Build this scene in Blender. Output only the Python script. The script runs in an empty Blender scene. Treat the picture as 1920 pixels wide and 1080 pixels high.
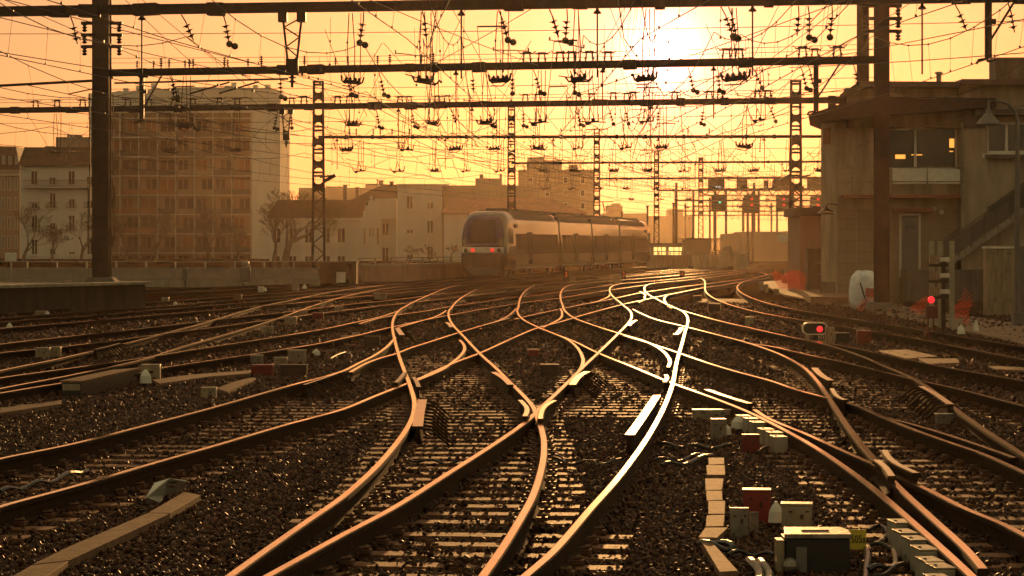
import bpy, bmesh, math, random
import numpy as np
from mathutils import Vector, Matrix, Quaternion

random.seed(7); RNG = np.random.default_rng(11)
S = bpy.context.scene; COL = S.collection
R = math.radians
# ------------------------------------------------------------------ camera
F = 4850.0; CAMZ = 1.97; HY = 458.0      # focal length in photo pixels, eye height above rail head, horizon row
cd = bpy.data.cameras.new('camera'); cam = bpy.data.objects.new('camera', cd); COL.objects.link(cam)
cam.location = (0, 0, CAMZ); cam.rotation_euler = (R(90), 0, 0)
cd.sensor_width = 36; cd.lens = 36 * F / 1920; cd.shift_y = -(540 - HY) / 1920
cd.clip_start = .5; cd.clip_end = 6000
S.camera = cam
# ------------------------------------------------------------------ sky, sun, exposure
SUN_EL = R(4.25); SUN_AZ = math.atan(282 / F)          # azimuth clockwise from +Y
w = bpy.data.worlds.new('World'); S.world = w; w.use_nodes = True
nt = w.node_tree; N = nt.nodes; L = nt.links; N.clear()
out = N.new('ShaderNodeOutputWorld'); bg = N.new('ShaderNodeBackground')
sky = N.new('ShaderNodeTexSky'); sky.sky_type = 'NISHITA'; sky.sun_disc = False
sky.sun_elevation = SUN_EL; sky.sun_rotation = SUN_AZ; sky.dust_density = 2.0; sky.air_density = 1.2; sky.ozone_density = 1
tint = N.new('ShaderNodeMix'); tint.data_type = 'RGBA'; tint.blend_type = 'MULTIPLY'; tint.inputs[0].default_value = 1
tint.inputs[7].default_value = (.52, .27, .46, 1)
L.new(sky.outputs[0], tint.inputs[6])
# the solar disc and its aureole, as a function of the true angle from the sun
geo = N.new('ShaderNodeTexCoord'); dot = N.new('ShaderNodeVectorMath'); dot.operation = 'DOT_PRODUCT'
sd = Vector((math.sin(SUN_AZ) * math.cos(SUN_EL), math.cos(SUN_AZ) * math.cos(SUN_EL), math.sin(SUN_EL)))
dot.inputs[1].default_value = sd
L.new(geo.outputs['Generated'], dot.inputs[0])
ac = N.new('ShaderNodeMath'); ac.operation = 'ARCCOSINE'; L.new(dot.outputs['Value'], ac.inputs[0])
def mth(op, a, b=None):
    n = N.new('ShaderNodeMath'); n.operation = op
    for i, v in enumerate((a, b)):
        if v is None: continue
        if isinstance(v, (int, float)): n.inputs[i].default_value = v
        else: L.new(v, n.inputs[i])
    return n.outputs[0]
def lobe(width, amp):
    return mth('MULTIPLY', mth('POWER', 2.71828, mth('MULTIPLY', mth('DIVIDE', ac.outputs[0], width), -1.0)), amp)
g1 = lobe(R(.27), 260.0); g2 = lobe(R(1.3), 34.0); g3 = lobe(R(12), 1.2)
gl = mth('ADD', mth('ADD', g1, g2), g3)
glc = N.new('ShaderNodeMix'); glc.data_type = 'RGBA'; glc.blend_type = 'MULTIPLY'; glc.inputs[0].default_value = 1
cmb = N.new('ShaderNodeCombineColor'); 
L.new(gl, cmb.inputs[0]); L.new(mth('MULTIPLY', gl, .47), cmb.inputs[1]); L.new(mth('MULTIPLY', gl, .40), cmb.inputs[2])
add = N.new('ShaderNodeMix'); add.data_type = 'RGBA'; add.blend_type = 'ADD'; add.inputs[0].default_value = 1
amb = N.new('ShaderNodeMix'); amb.data_type = 'RGBA'; amb.blend_type = 'ADD'; amb.inputs[0].default_value = 1; amb.inputs[7].default_value = (4.8, 4.2, 1.75, 1)   # even scattered light of the hazy air
L.new(tint.outputs[2], amb.inputs[6]); L.new(amb.outputs[2], add.inputs[6]); L.new(cmb.outputs[0], add.inputs[7])
bg.inputs['Strength'].default_value = .062
L.new(add.outputs[2], bg.inputs[0]); L.new(bg.outputs[0], out.inputs[0])
sl = bpy.data.lights.new('sun', 'SUN'); sl.energy = 3.6; sl.angle = R(.53); sl.color = (1.0, .50, .16)
so = bpy.data.objects.new('sun', sl); COL.objects.link(so); so.rotation_euler = (-sd).to_track_quat('-Z', 'Y').to_euler()
S.view_settings.view_transform = 'Standard'; S.view_settings.look = 'None'
S.view_settings.exposure = 0.0; S.view_settings.gamma = 1
S.cycles.use_denoising = True; S.cycles.max_bounces = 5; S.cycles.diffuse_bounces = 2; S.cycles.glossy_bounces = 3
S.cycles.volume_bounces = 0; S.cycles.transparent_max_bounces = 16; S.cycles.sample_clamp_indirect = 5; S.cycles.sample_clamp_direct = 14

# ------------------------------------------------------------------ helpers
def P(px, py, z=0.0):                    # point of the photo standing at height z -> world
    s = (py - HY) / (CAMZ - z)
    return Vector(((px - 960) / s, F / s, z))
def Q(px, py, Y):                        # point of the photo at distance Y -> world
    return Vector(((px - 960) * Y / F, Y, CAMZ - (py - HY) * Y / F))
def rgb(c): return (c[0], c[1], c[2], 1)
MATS = {}
def mat(name, col, rough=.7, metal=0.0, var=.0, scale=8, bump=0.0, bscale=40, col2=None, spec=.5, emit=None, estr=1, obj=True, stint=None):
    if name in MATS: return MATS[name]
    m = bpy.data.materials.new(name); m.use_nodes = True
    n = m.node_tree.nodes; l = m.node_tree.links; b = n['Principled BSDF']
    b.inputs['Base Color'].default_value = rgb(col); b.inputs['Roughness'].default_value = rough
    b.inputs['Metallic'].default_value = metal; b.inputs['Specular Tint'].default_value = rgb(stint or (1, 1, 1)); b.inputs['Specular IOR Level'].default_value = spec
    geo = n.new('ShaderNodeNewGeometry')
    if var or col2:
        t = n.new('ShaderNodeTexNoise'); t.inputs['Scale'].default_value = scale; t.inputs['Detail'].default_value = 6
        t.inputs['Roughness'].default_value = .65
        sc_ = n.new('ShaderNodeMapping'); sc_.inputs['Scale'].default_value = (1, 1, .22 if ('render' in name or 'wall' in name or 'concrete' in name or 'cover' in name) else 1)
        l.new(geo.outputs['Position'], sc_.inputs[0]); l.new(sc_.outputs[0], t.inputs['Vector'])
        r = n.new('ShaderNodeValToRGB'); r.color_ramp.elements[0].position = .35; r.color_ramp.elements[1].position = .65
        c2 = col2 or tuple(min(1, c * (1 + var)) for c in col); c1 = col if col2 else tuple(c * (1 - var) for c in col)
        r.color_ramp.elements[0].color = rgb(c1); r.color_ramp.elements[1].color = rgb(c2)
        l.new(t.outputs['Fac'], r.inputs[0]); l.new(r.outputs[0], b.inputs['Base Color'])
    if bump:
        t2 = n.new('ShaderNodeTexNoise'); t2.inputs['Scale'].default_value = bscale; t2.inputs['Detail'].default_value = 4
        l.new(geo.outputs['Position'], t2.inputs['Vector'])
        bp = n.new('ShaderNodeBump'); bp.inputs['Strength'].default_value = bump; bp.inputs['Distance'].default_value = .02
        l.new(t2.outputs['Fac'], bp.inputs['Height']); l.new(bp.outputs[0], b.inputs['Normal'])
    if emit:
        b.inputs['Emission Color'].default_value = rgb(emit); b.inputs['Emission Strength'].default_value = estr
    MATS[name] = m; return m

class MB:
    def __init__(s): s.v = []; s.f = []; s.mi = []
    def add(s, vs, fs, mi=0):
        o = len(s.v); s.v += [tuple(v) for v in vs]; s.f += [tuple(i + o for i in f) for f in fs]; s.mi += [mi] * len(fs); return s
    def box(s, c, size, rz=0, mi=0, rx=0, ry=0, taper=1.0):
        m = Matrix.Rotation(rz, 3, 'Z') @ Matrix.Rotation(ry, 3, 'Y') @ Matrix.Rotation(rx, 3, 'X')
        vs = []
        for z in (-.5, .5):
            k = taper if z > 0 else 1
            for x, y in ((-.5, -.5), (.5, -.5), (.5, .5), (-.5, .5)):
                vs.append(Vector(c) + m @ Vector((x * size[0] * k, y * size[1] * k, z * size[2])))
        return s.add(vs, [(3, 2, 1, 0), (4, 5, 6, 7), (0, 1, 5, 4), (1, 2, 6, 5), (2, 3, 7, 6), (3, 0, 4, 7)], mi)
    def bbox(s, x0, x1, y0, y1, z0, z1, mi=0):
        return s.box(((x0 + x1) / 2, (y0 + y1) / 2, (z0 + z1) / 2), (abs(x1 - x0), abs(y1 - y0), abs(z1 - z0)), mi=mi)
    def prism(s, pts, vec, mi=0):            # planar outline extruded along vec
        n = len(pts); vs = [Vector(p) for p in pts] + [Vector(p) + Vector(vec) for p in pts]
        fs = [tuple(range(n))[::-1], tuple(range(n, 2 * n))] + [(i, (i + 1) % n, n + (i + 1) % n, n + i) for i in range(n)]
        return s.add(vs, fs, mi)
    def tube(s, pts, r, n=6, mi=0, caps=True):
        pts = [Vector(p) for p in pts]; k = len(pts); vs = []; fs = []
        rs = r if isinstance(r, (list, tuple)) else [r] * k
        up = None
        for i, p in enumerate(pts):
            d = (pts[min(i + 1, k - 1)] - pts[max(i - 1, 0)])
            if d.length < 1e-9: d = Vector((0, 0, 1))
            d.normalize()
            if up is None: up = Vector((0, 0, 1)) if abs(d.z) < .9 else Vector((1, 0, 0))
            a = d.cross(up)
            if a.length < 1e-4: a = d.cross(Vector((1, 0, 0)))
            a.normalize(); b = a.cross(d)
            for j in range(n):
                t = 2 * math.pi * j / n; vs.append(p + (a * math.cos(t) + b * math.sin(t)) * rs[i])
        for i in range(k - 1):
            for j in range(n):
                fs.append((i * n + j, i * n + (j + 1) % n, (i + 1) * n + (j + 1) % n, (i + 1) * n + j))
        if caps: fs += [tuple(range(n))[::-1], tuple(range((k - 1) * n, k * n))]
        return s.add(vs, fs, mi)
    def lathe(s, base, prof, n=10, axis=(0, 0, 1), mi=0):   # prof: list of (distance along axis, radius)
        ax = Vector(axis).normalized(); base = Vector(base)
        return s.tube_prof(base, ax, prof, n, mi)
    def tube_prof(s, base, ax, prof, n, mi):
        u = Vector((1, 0, 0)) if abs(ax.x) < .9 else Vector((0, 1, 0)); a = ax.cross(u).normalized(); b = a.cross(ax)
        vs = []; fs = []; k = len(prof)
        for h, r in prof:
            for j in range(n):
                t = 2 * math.pi * j / n; vs.append(base + ax * h + (a * math.cos(t) + b * math.sin(t)) * max(r, .0005))
        for i in range(k - 1):
            for j in range(n): fs.append((i * n + j, i * n + (j + 1) % n, (i + 1) * n + (j + 1) % n, (i + 1) * n + j))
        fs += [tuple(range(n))[::-1], tuple(range((k - 1) * n, k * n))]
        return s.add(vs, fs, mi)
    def ball(s, c, r, n=10, m=6, sq=1.0, mi=0):
        return s.lathe(Vector(c) - Vector((0, 0, r * sq)), [(r * sq * (1 - math.cos(math.pi * i / m)), r * math.sin(math.pi * i / m)) for i in range(m + 1)], n, mi=mi)
    def build(s, name, m, parent=None, smooth=False, bevel=0, local=False, **tags):
        me = bpy.data.meshes.new(name)
        off = parent_world(parent) if parent and not local else Vector((0, 0, 0))
        me.from_pydata([(v[0] - off.x, v[1] - off.y, v[2] - off.z) for v in s.v], [], s.f); me.update()
        for x in (m if isinstance(m, (list, tuple)) else [m]): me.materials.append(x)
        if isinstance(m, (list, tuple)): me.polygons.foreach_set('material_index', s.mi)
        bm = bmesh.new(); bm.from_mesh(me); bmesh.ops.recalc_face_normals(bm, faces=bm.faces); bm.to_mesh(me); bm.free()
        o = bpy.data.objects.new(name, me); COL.objects.link(o)
        if parent: o.parent = parent
        if smooth:
            me.polygons.foreach_set('use_smooth', [True] * len(me.polygons))
        if bevel:
            b = o.modifiers.new('b', 'BEVEL'); b.width = bevel; b.segments = 2; b.limit_method = 'ANGLE'; b.angle_limit = R(40)
        for k, v in tags.items(): o[k] = v
        return o
def parent_world(p):
    v = Vector((0, 0, 0))
    while p: v += p.location; p = p.parent
    return v
def thing(name, label, cat, loc, group=None):
    o = bpy.data.objects.new(name, None); COL.objects.link(o); o.location = loc; o.empty_display_size = .3
    o['label'] = label; o['category'] = cat
    if group: o['group'] = group
    return o
def tag(o, label, cat, group=None):
    o['label'] = label; o['category'] = cat
    if group: o['group'] = group
    return o
def ordw(i):
    return ['first','second','third','fourth','fifth','sixth','seventh','eighth','ninth','tenth','eleventh','twelfth','thirteenth',
            'fourteenth','fifteenth','sixteenth','seventeenth','eighteenth','nineteenth','twentieth'][i] if i < 20 else 'number %d' % (i + 1)
def catmull(pts, step=5):                 # smooth dense polyline through pixel points
    out = []; n = len(pts)
    for i in range(n - 1):
        p0 = pts[max(i - 1, 0)]; p1 = pts[i]; p2 = pts[i + 1]; p3 = pts[min(i + 2, n - 1)]
        d = math.dist(p1, p2); k = max(2, int(d / step))
        t1 = [(p2[j] - p0[j]) for j in (0, 1)]; t2 = [(p3[j] - p1[j]) for j in (0, 1)]
        d0 = max(math.dist(p0, p1), 1e-6); d2 = max(math.dist(p2, p3), 1e-6)
        t1 = [t * d / max(d0 + d, 1e-6) for t in t1] if i else [(p2[j] - p1[j]) for j in (0, 1)]
        t2 = [t * d / max(d2 + d, 1e-6) for t in t2] if i < n - 2 else [(p2[j] - p1[j]) for j in (0, 1)]
        for q in range(k):
            t = q / k; h = (2*t**3 - 3*t*t + 1, t**3 - 2*t*t + t, -2*t**3 + 3*t*t, t**3 - t*t)
            out.append(tuple(h[0]*p1[j] + h[1]*t1[j] + h[2]*p2[j] + h[3]*t2[j] for j in (0, 1)))
    out.append(tuple(pts[-1])); return out

# ------------------------------------------------------------------ materials
M_steel_dark = mat('painted_steel_dark', (.045, .022, .014), .55, .2, var=.35, scale=5, bump=.3)
M_mast = mat('rusty_mast_steel', (.05, .02, .012), .6, .1, var=.4, scale=3, bump=.3)
M_railtop = mat('polished_rail_head', (.62, .42, .15), .13, 1.0, var=.12, scale=2.2)
M_railside = mat('rusty_rail_side', (.035, .016, .009), .9, 0, var=.4, scale=14, bump=.4, spec=.15)
M_wood = mat('weathered_sleeper_timber', (.19, .085, .045), .66, 0, var=.4, scale=9, bump=.5, bscale=50, spec=.26, stint=(1, .50, .24))
M_conc = mat('grey_concrete', (.30, .25, .20), .8, 0, var=.25, scale=4, bump=.3)
M_conc_d = mat('stained_concrete', (.13, .10, .08), .8, 0, var=.35, scale=3, bump=.4)
M_white = mat('off_white_paint', (.62, .58, .52), .5, 0, var=.12, scale=6)
M_beige = mat('beige_metal_cover', (.27, .205, .135), .42, .2, var=.3, scale=9, bump=.2, bscale=25)
M_red = mat('red_metal_box', (.17, .010, .006), .4, 0, var=.2, scale=9)
M_yellow = mat('yellow_plate', (.55, .42, .03), .5, 0, var=.1, scale=30)
M_black = mat('black_paint', (.012, .011, .011), .45)
M_rubber = mat('black_cable', (.018, .015, .014), .35)
M_insul = mat('brown_glass_insulator', (.05, .03, .02), .15, 0)
M_glass_i = mat('clear_glass_insulator', (.10, .075, .03), .10, .2)
M_wire = mat('copper_wire', (.035, .018, .012), .5, .2)
M_galv = mat('galvanised_steel', (.26, .22, .18), .45, .7, var=.35, scale=9, bump=.2, bscale=20)
M_grey = mat('grey_painted_metal', (.15, .13, .115), .5, .1, var=.12, scale=4)
M_glass = mat('dark_window_glass', (.02, .018, .016), .08, 0, spec=.8)
M_stucco = mat('pale_stucco_wall', (.6, .54, .46), .85, 0, var=.14, scale=1.2, bump=.2)
M_stucco_far = mat('pale_render_facade', (.54, .50, .45), .85, 0, var=.10, scale=.4)
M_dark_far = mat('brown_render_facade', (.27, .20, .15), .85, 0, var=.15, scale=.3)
M_roof = mat('dark_roof_slates', (.10, .065, .05), .75, 0, var=.3, scale=1.5)
M_redroof = mat('red_clay_roof_tiles', (.24, .085, .05), .75, 0, var=.3, scale=1.5)
M_bark = mat('bare_tree_bark', (.11, .08, .055), .85, 0, var=.3)
M_guard = mat('worn_check_rail_top', (.42, .27, .12), .30, 1.0, var=.2, scale=5)
M_orange = mat('orange_plastic_mesh', (.9, .16, .05), .5)
_n2 = M_orange.node_tree.nodes; _tr = _n2.new('ShaderNodeBsdfTranslucent'); _tr.inputs[0].default_value = (1, .22, .07, 1); _mx = _n2.new('ShaderNodeMixShader'); _mx.inputs[0].default_value = .6
M_orange.node_tree.links.new(_n2['Principled BSDF'].outputs[0], _mx.inputs[1]); M_orange.node_tree.links.new(_tr.outputs[0], _mx.inputs[2]); M_orange.node_tree.links.new(_mx.outputs[0], _n2['Material Output'].inputs[0])
M_redlamp = mat('red_signal_lamp', (.6, .02, .02), .3, emit=(1, .02, .03), estr=1.5)
M_greenlamp = mat('green_signal_lamp', (.02, .4, .3), .3, emit=(.03, .9, .65), estr=1.2)
M_whitelamp = mat('white_signal_lamp', (.7, .7, .7), .3, emit=(.8, .9, 1), estr=2)
M_winlit = mat('lit_room_window', (.5, .3, .1), .3, emit=(1, .42, .07), estr=1.2)

# ------------------------------------------------------------------ ground
def ground_material():
    m = bpy.data.materials.new('ballast_bed_ground'); m.use_nodes = True; n = m.node_tree.nodes; l = m.node_tree.links; b = n['Principled BSDF']
    g = n.new('ShaderNodeNewGeometry')
    v = n.new('ShaderNodeTexVoronoi'); v.inputs['Scale'].default_value = 17; l.new(g.outputs['Position'], v.inputs['Vector'])
    r = n.new('ShaderNodeValToRGB'); l.new(v.outputs['Color'], r.inputs[0])
    r.color_ramp.elements[0].color = (.014, .006, .004, 1); r.color_ramp.elements[1].color = (.05, .022, .014, 1)
    n2 = n.new('ShaderNodeTexNoise'); n2.inputs['Scale'].default_value = .35; n2.inputs['Detail'].default_value = 5; l.new(g.outputs['Position'], n2.inputs['Vector'])
    mx = n.new('ShaderNodeMix'); mx.data_type = 'RGBA'; mx.blend_type = 'MULTIPLY'; mx.inputs[0].default_value = .7
    r2 = n.new('ShaderNodeValToRGB'); r2.color_ramp.elements[0].color = (.5, .45, .42, 1); r2.color_ramp.elements[1].color = (1.2, 1.05, .95, 1)
    l.new(n2.outputs['Fac'], r2.inputs[0]); l.new(r.outputs[0], mx.inputs[6]); l.new(r2.outputs[0], mx.inputs[7]); l.new(mx.outputs[2], b.inputs['Base Color'])
    bp = n.new('ShaderNodeBump'); bp.inputs['Strength'].default_value = 1; bp.inputs['Distance'].default_value = .05; bp.invert = True
    l.new(v.outputs['Distance'], bp.inputs['Height']); l.new(bp.outputs[0], b.inputs['Normal'])
    b.inputs['Roughness'].default_value = .9; b.inputs['Specular IOR Level'].default_value = .0; return m
M_ground = ground_material()
GZ = -.205
g = MB(); g.add([(-700, -40, GZ), (700, -40, GZ), (700, 1000, GZ), (-700, 1000, GZ)], [(0, 1, 2, 3)])
gr = g.build('ground', M_ground); gr['kind'] = 'structure'

# ------------------------------------------------------------------ rails, traced in the photo and laid on the ground
RAILS = {
 'R1': ([(430,1080),(500,1030),(567,983),(640,933),(673,905),(707,873),(740,835),(763,803),(775,777),(777,753),(768,720),(760,700),(748,667),(740,637),(735,612),(736,598),(743,585),(758,575),(773,567),(792,558),(817,548),(828,542),(842,537),(867,534),(903,531),(967,525.5),(1033,520),(1150,514),(1300,504),(1420,494)],
        ''),
 'R3': ([(905,1080),(940,1030),(973,977),(1000,927),(1017,870),(1020,830),(1015,803),(1006,778),(1000,763),(987,747),(960,720),(930,690),(900,663),(867,628),(847,607),(840,592),(840,582),(847,572),(860,560),(877,550),(893,542)], ''),
 'R2': ([(500,1080),(640,1003),(740,950),(840,887),(940,823),(990,787),(1007,770),(1040,740),(1073,708),(1097,684),(1123,660),(1157,627),(1183,600),(1187,590),(1182,582),(1163,568),(1150,556),(1137,545),(1137,539),(1147,534),(1167,531),(1217,527.5),(1297,519),(1360,512),(1420,505)], ''),
 'R4': ([(983,1080),(1040,1030),(1107,953),(1157,897),(1207,830),(1240,773),(1260,723),(1270,673),(1280,640),(1285,618),(1290,607),(1291,597),(1287,588),(1277,580),(1260,576),(1247,568),(1235,563),(1222,555),(1205,547),(1198,538),(1208,533),(1230,530),(1278,526),(1330,520),(1400,511)], ''),
 'L1': ([(-60,875),(0,859),(133,832),(267,798),(400,763),(533,725),(640,696),(673,680),(707,663),(733,643),(741,632)], ''),
 'L1b': ([(657,697),(683,682),(715,670),(748,661),(760,655),(807,640),(853,625),(863,622),(907,609),(942,598),(960,587),(967,578)], 'short polished crossing rail above the bright curved closure rails at left centre'),
 'L2': ([(-60,968),(0,948),(133,912),(267,873),(400,835),(533,796),(640,767),(707,740),(763,718),(777,713),(827,690),(857,677),(900,661),(940,643),(973,628),(1010,613),(1035,607),(1057,601),(1073,596),(1090,591),(1123,582),(1160,572),(1210,561),(1252,552),(1280,547),(1313,540),(1372,532),(1388,528),(1430,523),(1447,521)], ''),
 'C1': ([(777,714),(827,693),(850,677),(868,662),(873,652),(871,645),(862,637)], 'short tightly curved closure rail left of centre above the diamond crossing'),
 'R5': ([(1083,698),(1092,684),(1093,667),(1083,651),(1067,637),(1037,624),(1010,613),(990,604),(975,595),(967,583),(968,570),(975,558),(983,543),(990,537),(1007,533.5),(1030,531),(1067,528),(1140,521),(1300,508),(1420,497)], 'bright S shaped rail just left of centre, hooked at its end'),
 'R6': ([(1253,687),(1257,677),(1250,663),(1233,650),(1207,638),(1170,627),(1125,613),(1090,601),(1075,595),(1056,580),(1050,562),(1047,548),(1049,541),(1058,536),(1083,532),(1112,529),(1200,522),(1330,511),(1420,502)], 'bright S shaped rail right of centre hooking down beside the glowing rail'),
 'C4': ([(1050,578),(1057,588),(1053,596),(1037,604),(1018,613)], 'very short hooked closure rail in the middle of the throat'),
 'L4': ([(1010,614),(1037,624),(1077,639),(1120,660),(1190,688),(1250,713),(1280,724),(1347,748),(1413,775),(1513,827),(1580,870),(1647,920),(1713,977),(1780,1037),(1835,1088)], ''),
 'L5': ([(1170,628),(1207,639),(1257,655),(1280,663),(1330,680),(1380,695),(1447,713),(1497,730),(1547,743),(1567,748),(1613,761),(1650,777),(1713,803),(1780,827),(1847,850),(1925,885)], ''),
 'S2': ([(1187,579),(1200,586),(1230,598),(1280,610),(1347,627),(1407,643),(1463,663),(1507,687),(1533,713),(1557,747),(1580,783),(1613,827),(1650,870),(1680,905),(1747,967),(1813,1027),(1850,1070)], ''),
 'S1': ([(1278,581),(1347,600),(1413,615),(1480,630),(1547,644),(1613,665),(1680,693),(1713,708),(1747,728),(1793,765),(1847,803),(1925,853)], ''),
 'S1b': ([(1487,632),(1580,647),(1680,668),(1780,688),(1925,713)], ''),
 'S2b': ([(1400,642),(1447,648),(1513,663),(1580,677),(1647,693),(1697,705),(1737,714),(1813,731),(1925,760)], ''),
 'S3': ([(1297,520),(1330,522),(1322,531),(1315,538),(1318,544),(1327,553),(1347,563),(1380,574),(1430,586),(1500,598),(1580,611),(1680,627),(1780,645),(1925,673)], ''),
 'S4': ([(1447,512),(1420,520),(1390,528),(1377,534),(1376,538),(1382,544),(1397,553),(1430,565),(1463,573),(1500,581),(1580,594),(1680,609),(1780,626),(1925,649)], ''),
 'S5': ([(1650,777),(1713,793),(1780,813),(1847,835),(1907,856)], 'thin switch blade rail lying beside the stock rail at the right edge'),
 'S6': ([(1415,765),(1440,781),(1513,811),(1580,841),(1657,875),(1680,887),(1747,917),(1813,950),(1880,977),(1925,1000)], 'rail branching beside the lower right stock rail to the right edge'),
 'A1': ([(-60,591),(0,586.5),(100,579),(233,568.5),(317,563),(433,555),(538,547.5),(600,542.5),(672,537),(742,532),(800,528.5),(858,525),(930,520),(1059,512),(1215,503),(1300,496.5),(1400,489)], ''),
 'A1p': ([(-60,601),(0,595),(167,582),(317,572),(400,564),(467,559),(550,552.5),(620,546.5),(667,540.5),(720,534)], ''),
 'A2': ([(-60,608),(0,602),(167,590),(317,577.5),(388,572),(450,567),(550,558.5),(600,555),(667,549),(750,542),(803,537.5),(835,535.5)], ''),
 'A3': ([(-60,621),(0,614),(167,600),(317,587),(400,580),(483,573),(560,566.5),(617,560),(667,555.5),(750,547.5),(830,541)], ''),
 'A4': ([(-60,652),(0,643),(133,628),(233,617.5),(320,607.5),(400,598),(467,591),(550,582),(620,573),(678,567),(738,561),(773,557),(822,550),(885,545),(920,541.5),(983,536),(1017,532),(1067,527.5)], ''),
 'A5': ([(-60,668),(0,659),(117,647.5),(267,629),(333,620),(400,612),(473,602),(560,591),(640,581),(695,574),(767,566.5),(850,557),(900,551.5),(960,544),(1043,535.5),(1112,529)], ''),
 'A6': ([(-60,708),(0,692),(100,672),(167,657),(233,642),(300,625),(383,603),(450,583),(500,570),(547,561),(600,550),(627,545),(667,539),(720,534)], 'bright crossover rail running from the left edge up towards the train'),
 'A8': ([(-60,740),(0,725),(133,700),(267,671),(333,650),(400,631),(467,612),(533,591),(583,573),(633,557.5),(675,548),(692,544),(750,537),(867,529.5)], 'bright crossover rail below the first one, left half of the yard'),
 'A7': ([(-60,716),(0,705),(133,687),(233,673),(287,665),(400,647),(500,632),(600,616),(662,603),(717,591),(747,581)], ''),
 'A9': ([(-60,744),(0,733),(133,712),(260,696),(300,687),(433,667),(533,652),(600,641),(637,633),(680,624),(733,611),(745,609),(800,597),(842,589),(910,577),(967,568),(1047,557.5),(1133,544),(1183,537),(1220,532)], ''),
 'A7c': ([(673,605),(708,595),(737,590),(755,587),(800,581),(842,573),(878,568.5),(917,563),(955,556),(988,555),(1043,547),(1072,543),(1133,535),(1150,532)], 'thin straight rail crossing above the left diamond'),
 'C6': ([(745,612),(788,600),(822,590),(832,584),(836,580)], 'short curved switch rail between the two left S curves'),
 'M3': ([(900,614),(942,603),(973,594),(987,591),(1047,578),(1058,576),(1108,566),(1133,562),(1152,558),(1183,551),(1203,547),(1247,541),(1280,536),(1317,532),(1363,526),(1413,520),(1447,515),(1440,511),(1400,510)], 'glinting long rail sweeping right across the middle towards the orange netting'),
 'C7': ([(1108,566),(1130,561),(1141,556),(1143,551)], 'tiny hooked rail piece glowing near the sun reflection'),
 'C5': ([(1200,545),(1212,551),(1216,556),(1210,561),(1197,565)], 'tiny hooked rail piece beside the glowing crossing'),
 'R7': ([(1262,576),(1247,570),(1242,564),(1243,558),(1252,552)], 'small hooked rail piece where the glowing rail bends'),
 'TL': ([(-60,556),(300,540),(467,534),(617,530),(675,528),(767,525),(858,519.5),(960,513),(1100,505.5),(1215,499),(1350,490)], ''),
 'F1': ([(322,547),(400,544),(467,540),(540,536),(617,533),(700,529),(800,524)], 'far thin rail near the left end of the platform'),
 'F2': ([(1120,519),(1240,510),(1350,500),(1440,493)], 'far thin rail behind the glowing crossing on the right'),
 'F3': ([(1180,512),(1300,501),(1400,494),(1490,488)], 'farthest thin rail reaching the signal gantry'),
 'F4': ([(1170,524),(1290,513),(1400,503),(1450,499)], 'far thin rail passing left of the orange netting'),
}
TRACKS = [  # left rail, right rail, label, sleeper range in Y
 ('R1','R3','track at bottom centre whose left rail leaves the frame at the lower left', 20, 52),
 ('R2','R4','track at bottom centre whose right rail glows white in the sun reflection', 15.5, 60),
 ('L1','L2','track crossing the lower left corner beside the cable trough', 15.5, 50),
 ('L4','L5','track leaving at lower right past the row of beige rail clamps', 15.5, 50),
 ('S2','S1','track curving from the middle down to the right edge', 15.5, 60),
 ('S2b','S1b','straight track running to the right edge above the ribbed check rail', 30, 60),
 ('S3','S4','outermost right track curving past the orange netting and dwarf signals', 44, 110),
 ('A9','A7','left track with the longest bright lower rails below the crossovers', 30, 62),
 ('A5','A4','left track running under both bright crossover rails', 46, 80),
 ('A3','A2','left track second from the platform', 60, 100),
 ('A1p','A1','left track running along the foot of the platform', 70, 110),
]
PROF = [(-.036, -.007), (-.027, 0), (.027, 0), (.036, -.007), (.036, -.036), (.010, -.05), (.010, -.14), (.062, -.158), (.062, -.172), (-.062, -.172), (-.062, -.158), (-.010, -.14), (-.010, -.05), (-.036, -.036)]
WR = {}
def world_path(pix):
    pts = [P(x, y) for x, y in catmull(pix, 5)]
    def ext(a, b): d = (a - b).normalized(); return [a + d * q for q in (9, 6, 3)]
    off = lambda p: p[0] >= 1925 or p[0] <= -60 or p[1] >= 1080
    if off(pix[0]): pts = ext(pts[0], pts[3]) + pts
    if off(pix[-1]): pts = pts + ext(pts[-1], pts[-4])[::-1]
    # even out pixel rounding far away: average in world along the path, window grows with distance
    out = []
    for i, p in enumerate(pts):
        k = 1 if p.y < 45 else 2 if p.y < 80 else 4
        a = pts[max(0, i - k):i + k + 1]; k2 = min(k, i, len(pts) - 1 - i); a = pts[i - k2:i + k2 + 1]
        out.append(sum(a, Vector()) / len(a))
    # drop near-duplicates
    r = [out[0]]
    for p in out[1:]:
        if (p - r[-1]).length > .25: r.append(p)
    return r
def sweep(mb, path, prof, dz=0.0, top=(1,)):
    n = len(prof); vs = []; fs = []; mi = []
    for i, p in enumerate(path):
        d = path[min(i + 1, len(path) - 1)] - path[max(i - 1, 0)]; d.z = 0; d.normalize(); a = Vector((d.y, -d.x, 0))
        for x, z in prof: vs.append(p + a * x + Vector((0, 0, z + dz)))
    o = len(mb.v); mb.v += [tuple(v) for v in vs]
    for i in range(len(path) - 1):
        for j in range(n):
            mb.f.append((o + i*n + j, o + i*n + (j+1) % n, o + (i+1)*n + (j+1) % n, o + (i+1)*n + j)); mb.mi.append(0 if j in top else 1)
    mb.f.append(tuple(o + q for q in range(n))); mb.mi.append(1); mb.f.append(tuple(o + (len(path)-1)*n + q for q in range(n))[::-1]); mb.mi.append(1)
for i, (k, (pix, lab)) in enumerate(RAILS.items()):
    WR[k] = (world_path(pix), -.0009 * i)
def rail_mesh(k, parent=None):
    path, dz = WR[k]; mb = MB(); sweep(mb, path, PROF, dz)
    o = mb.build('rail', [M_railtop, M_railside], parent); return o
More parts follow.
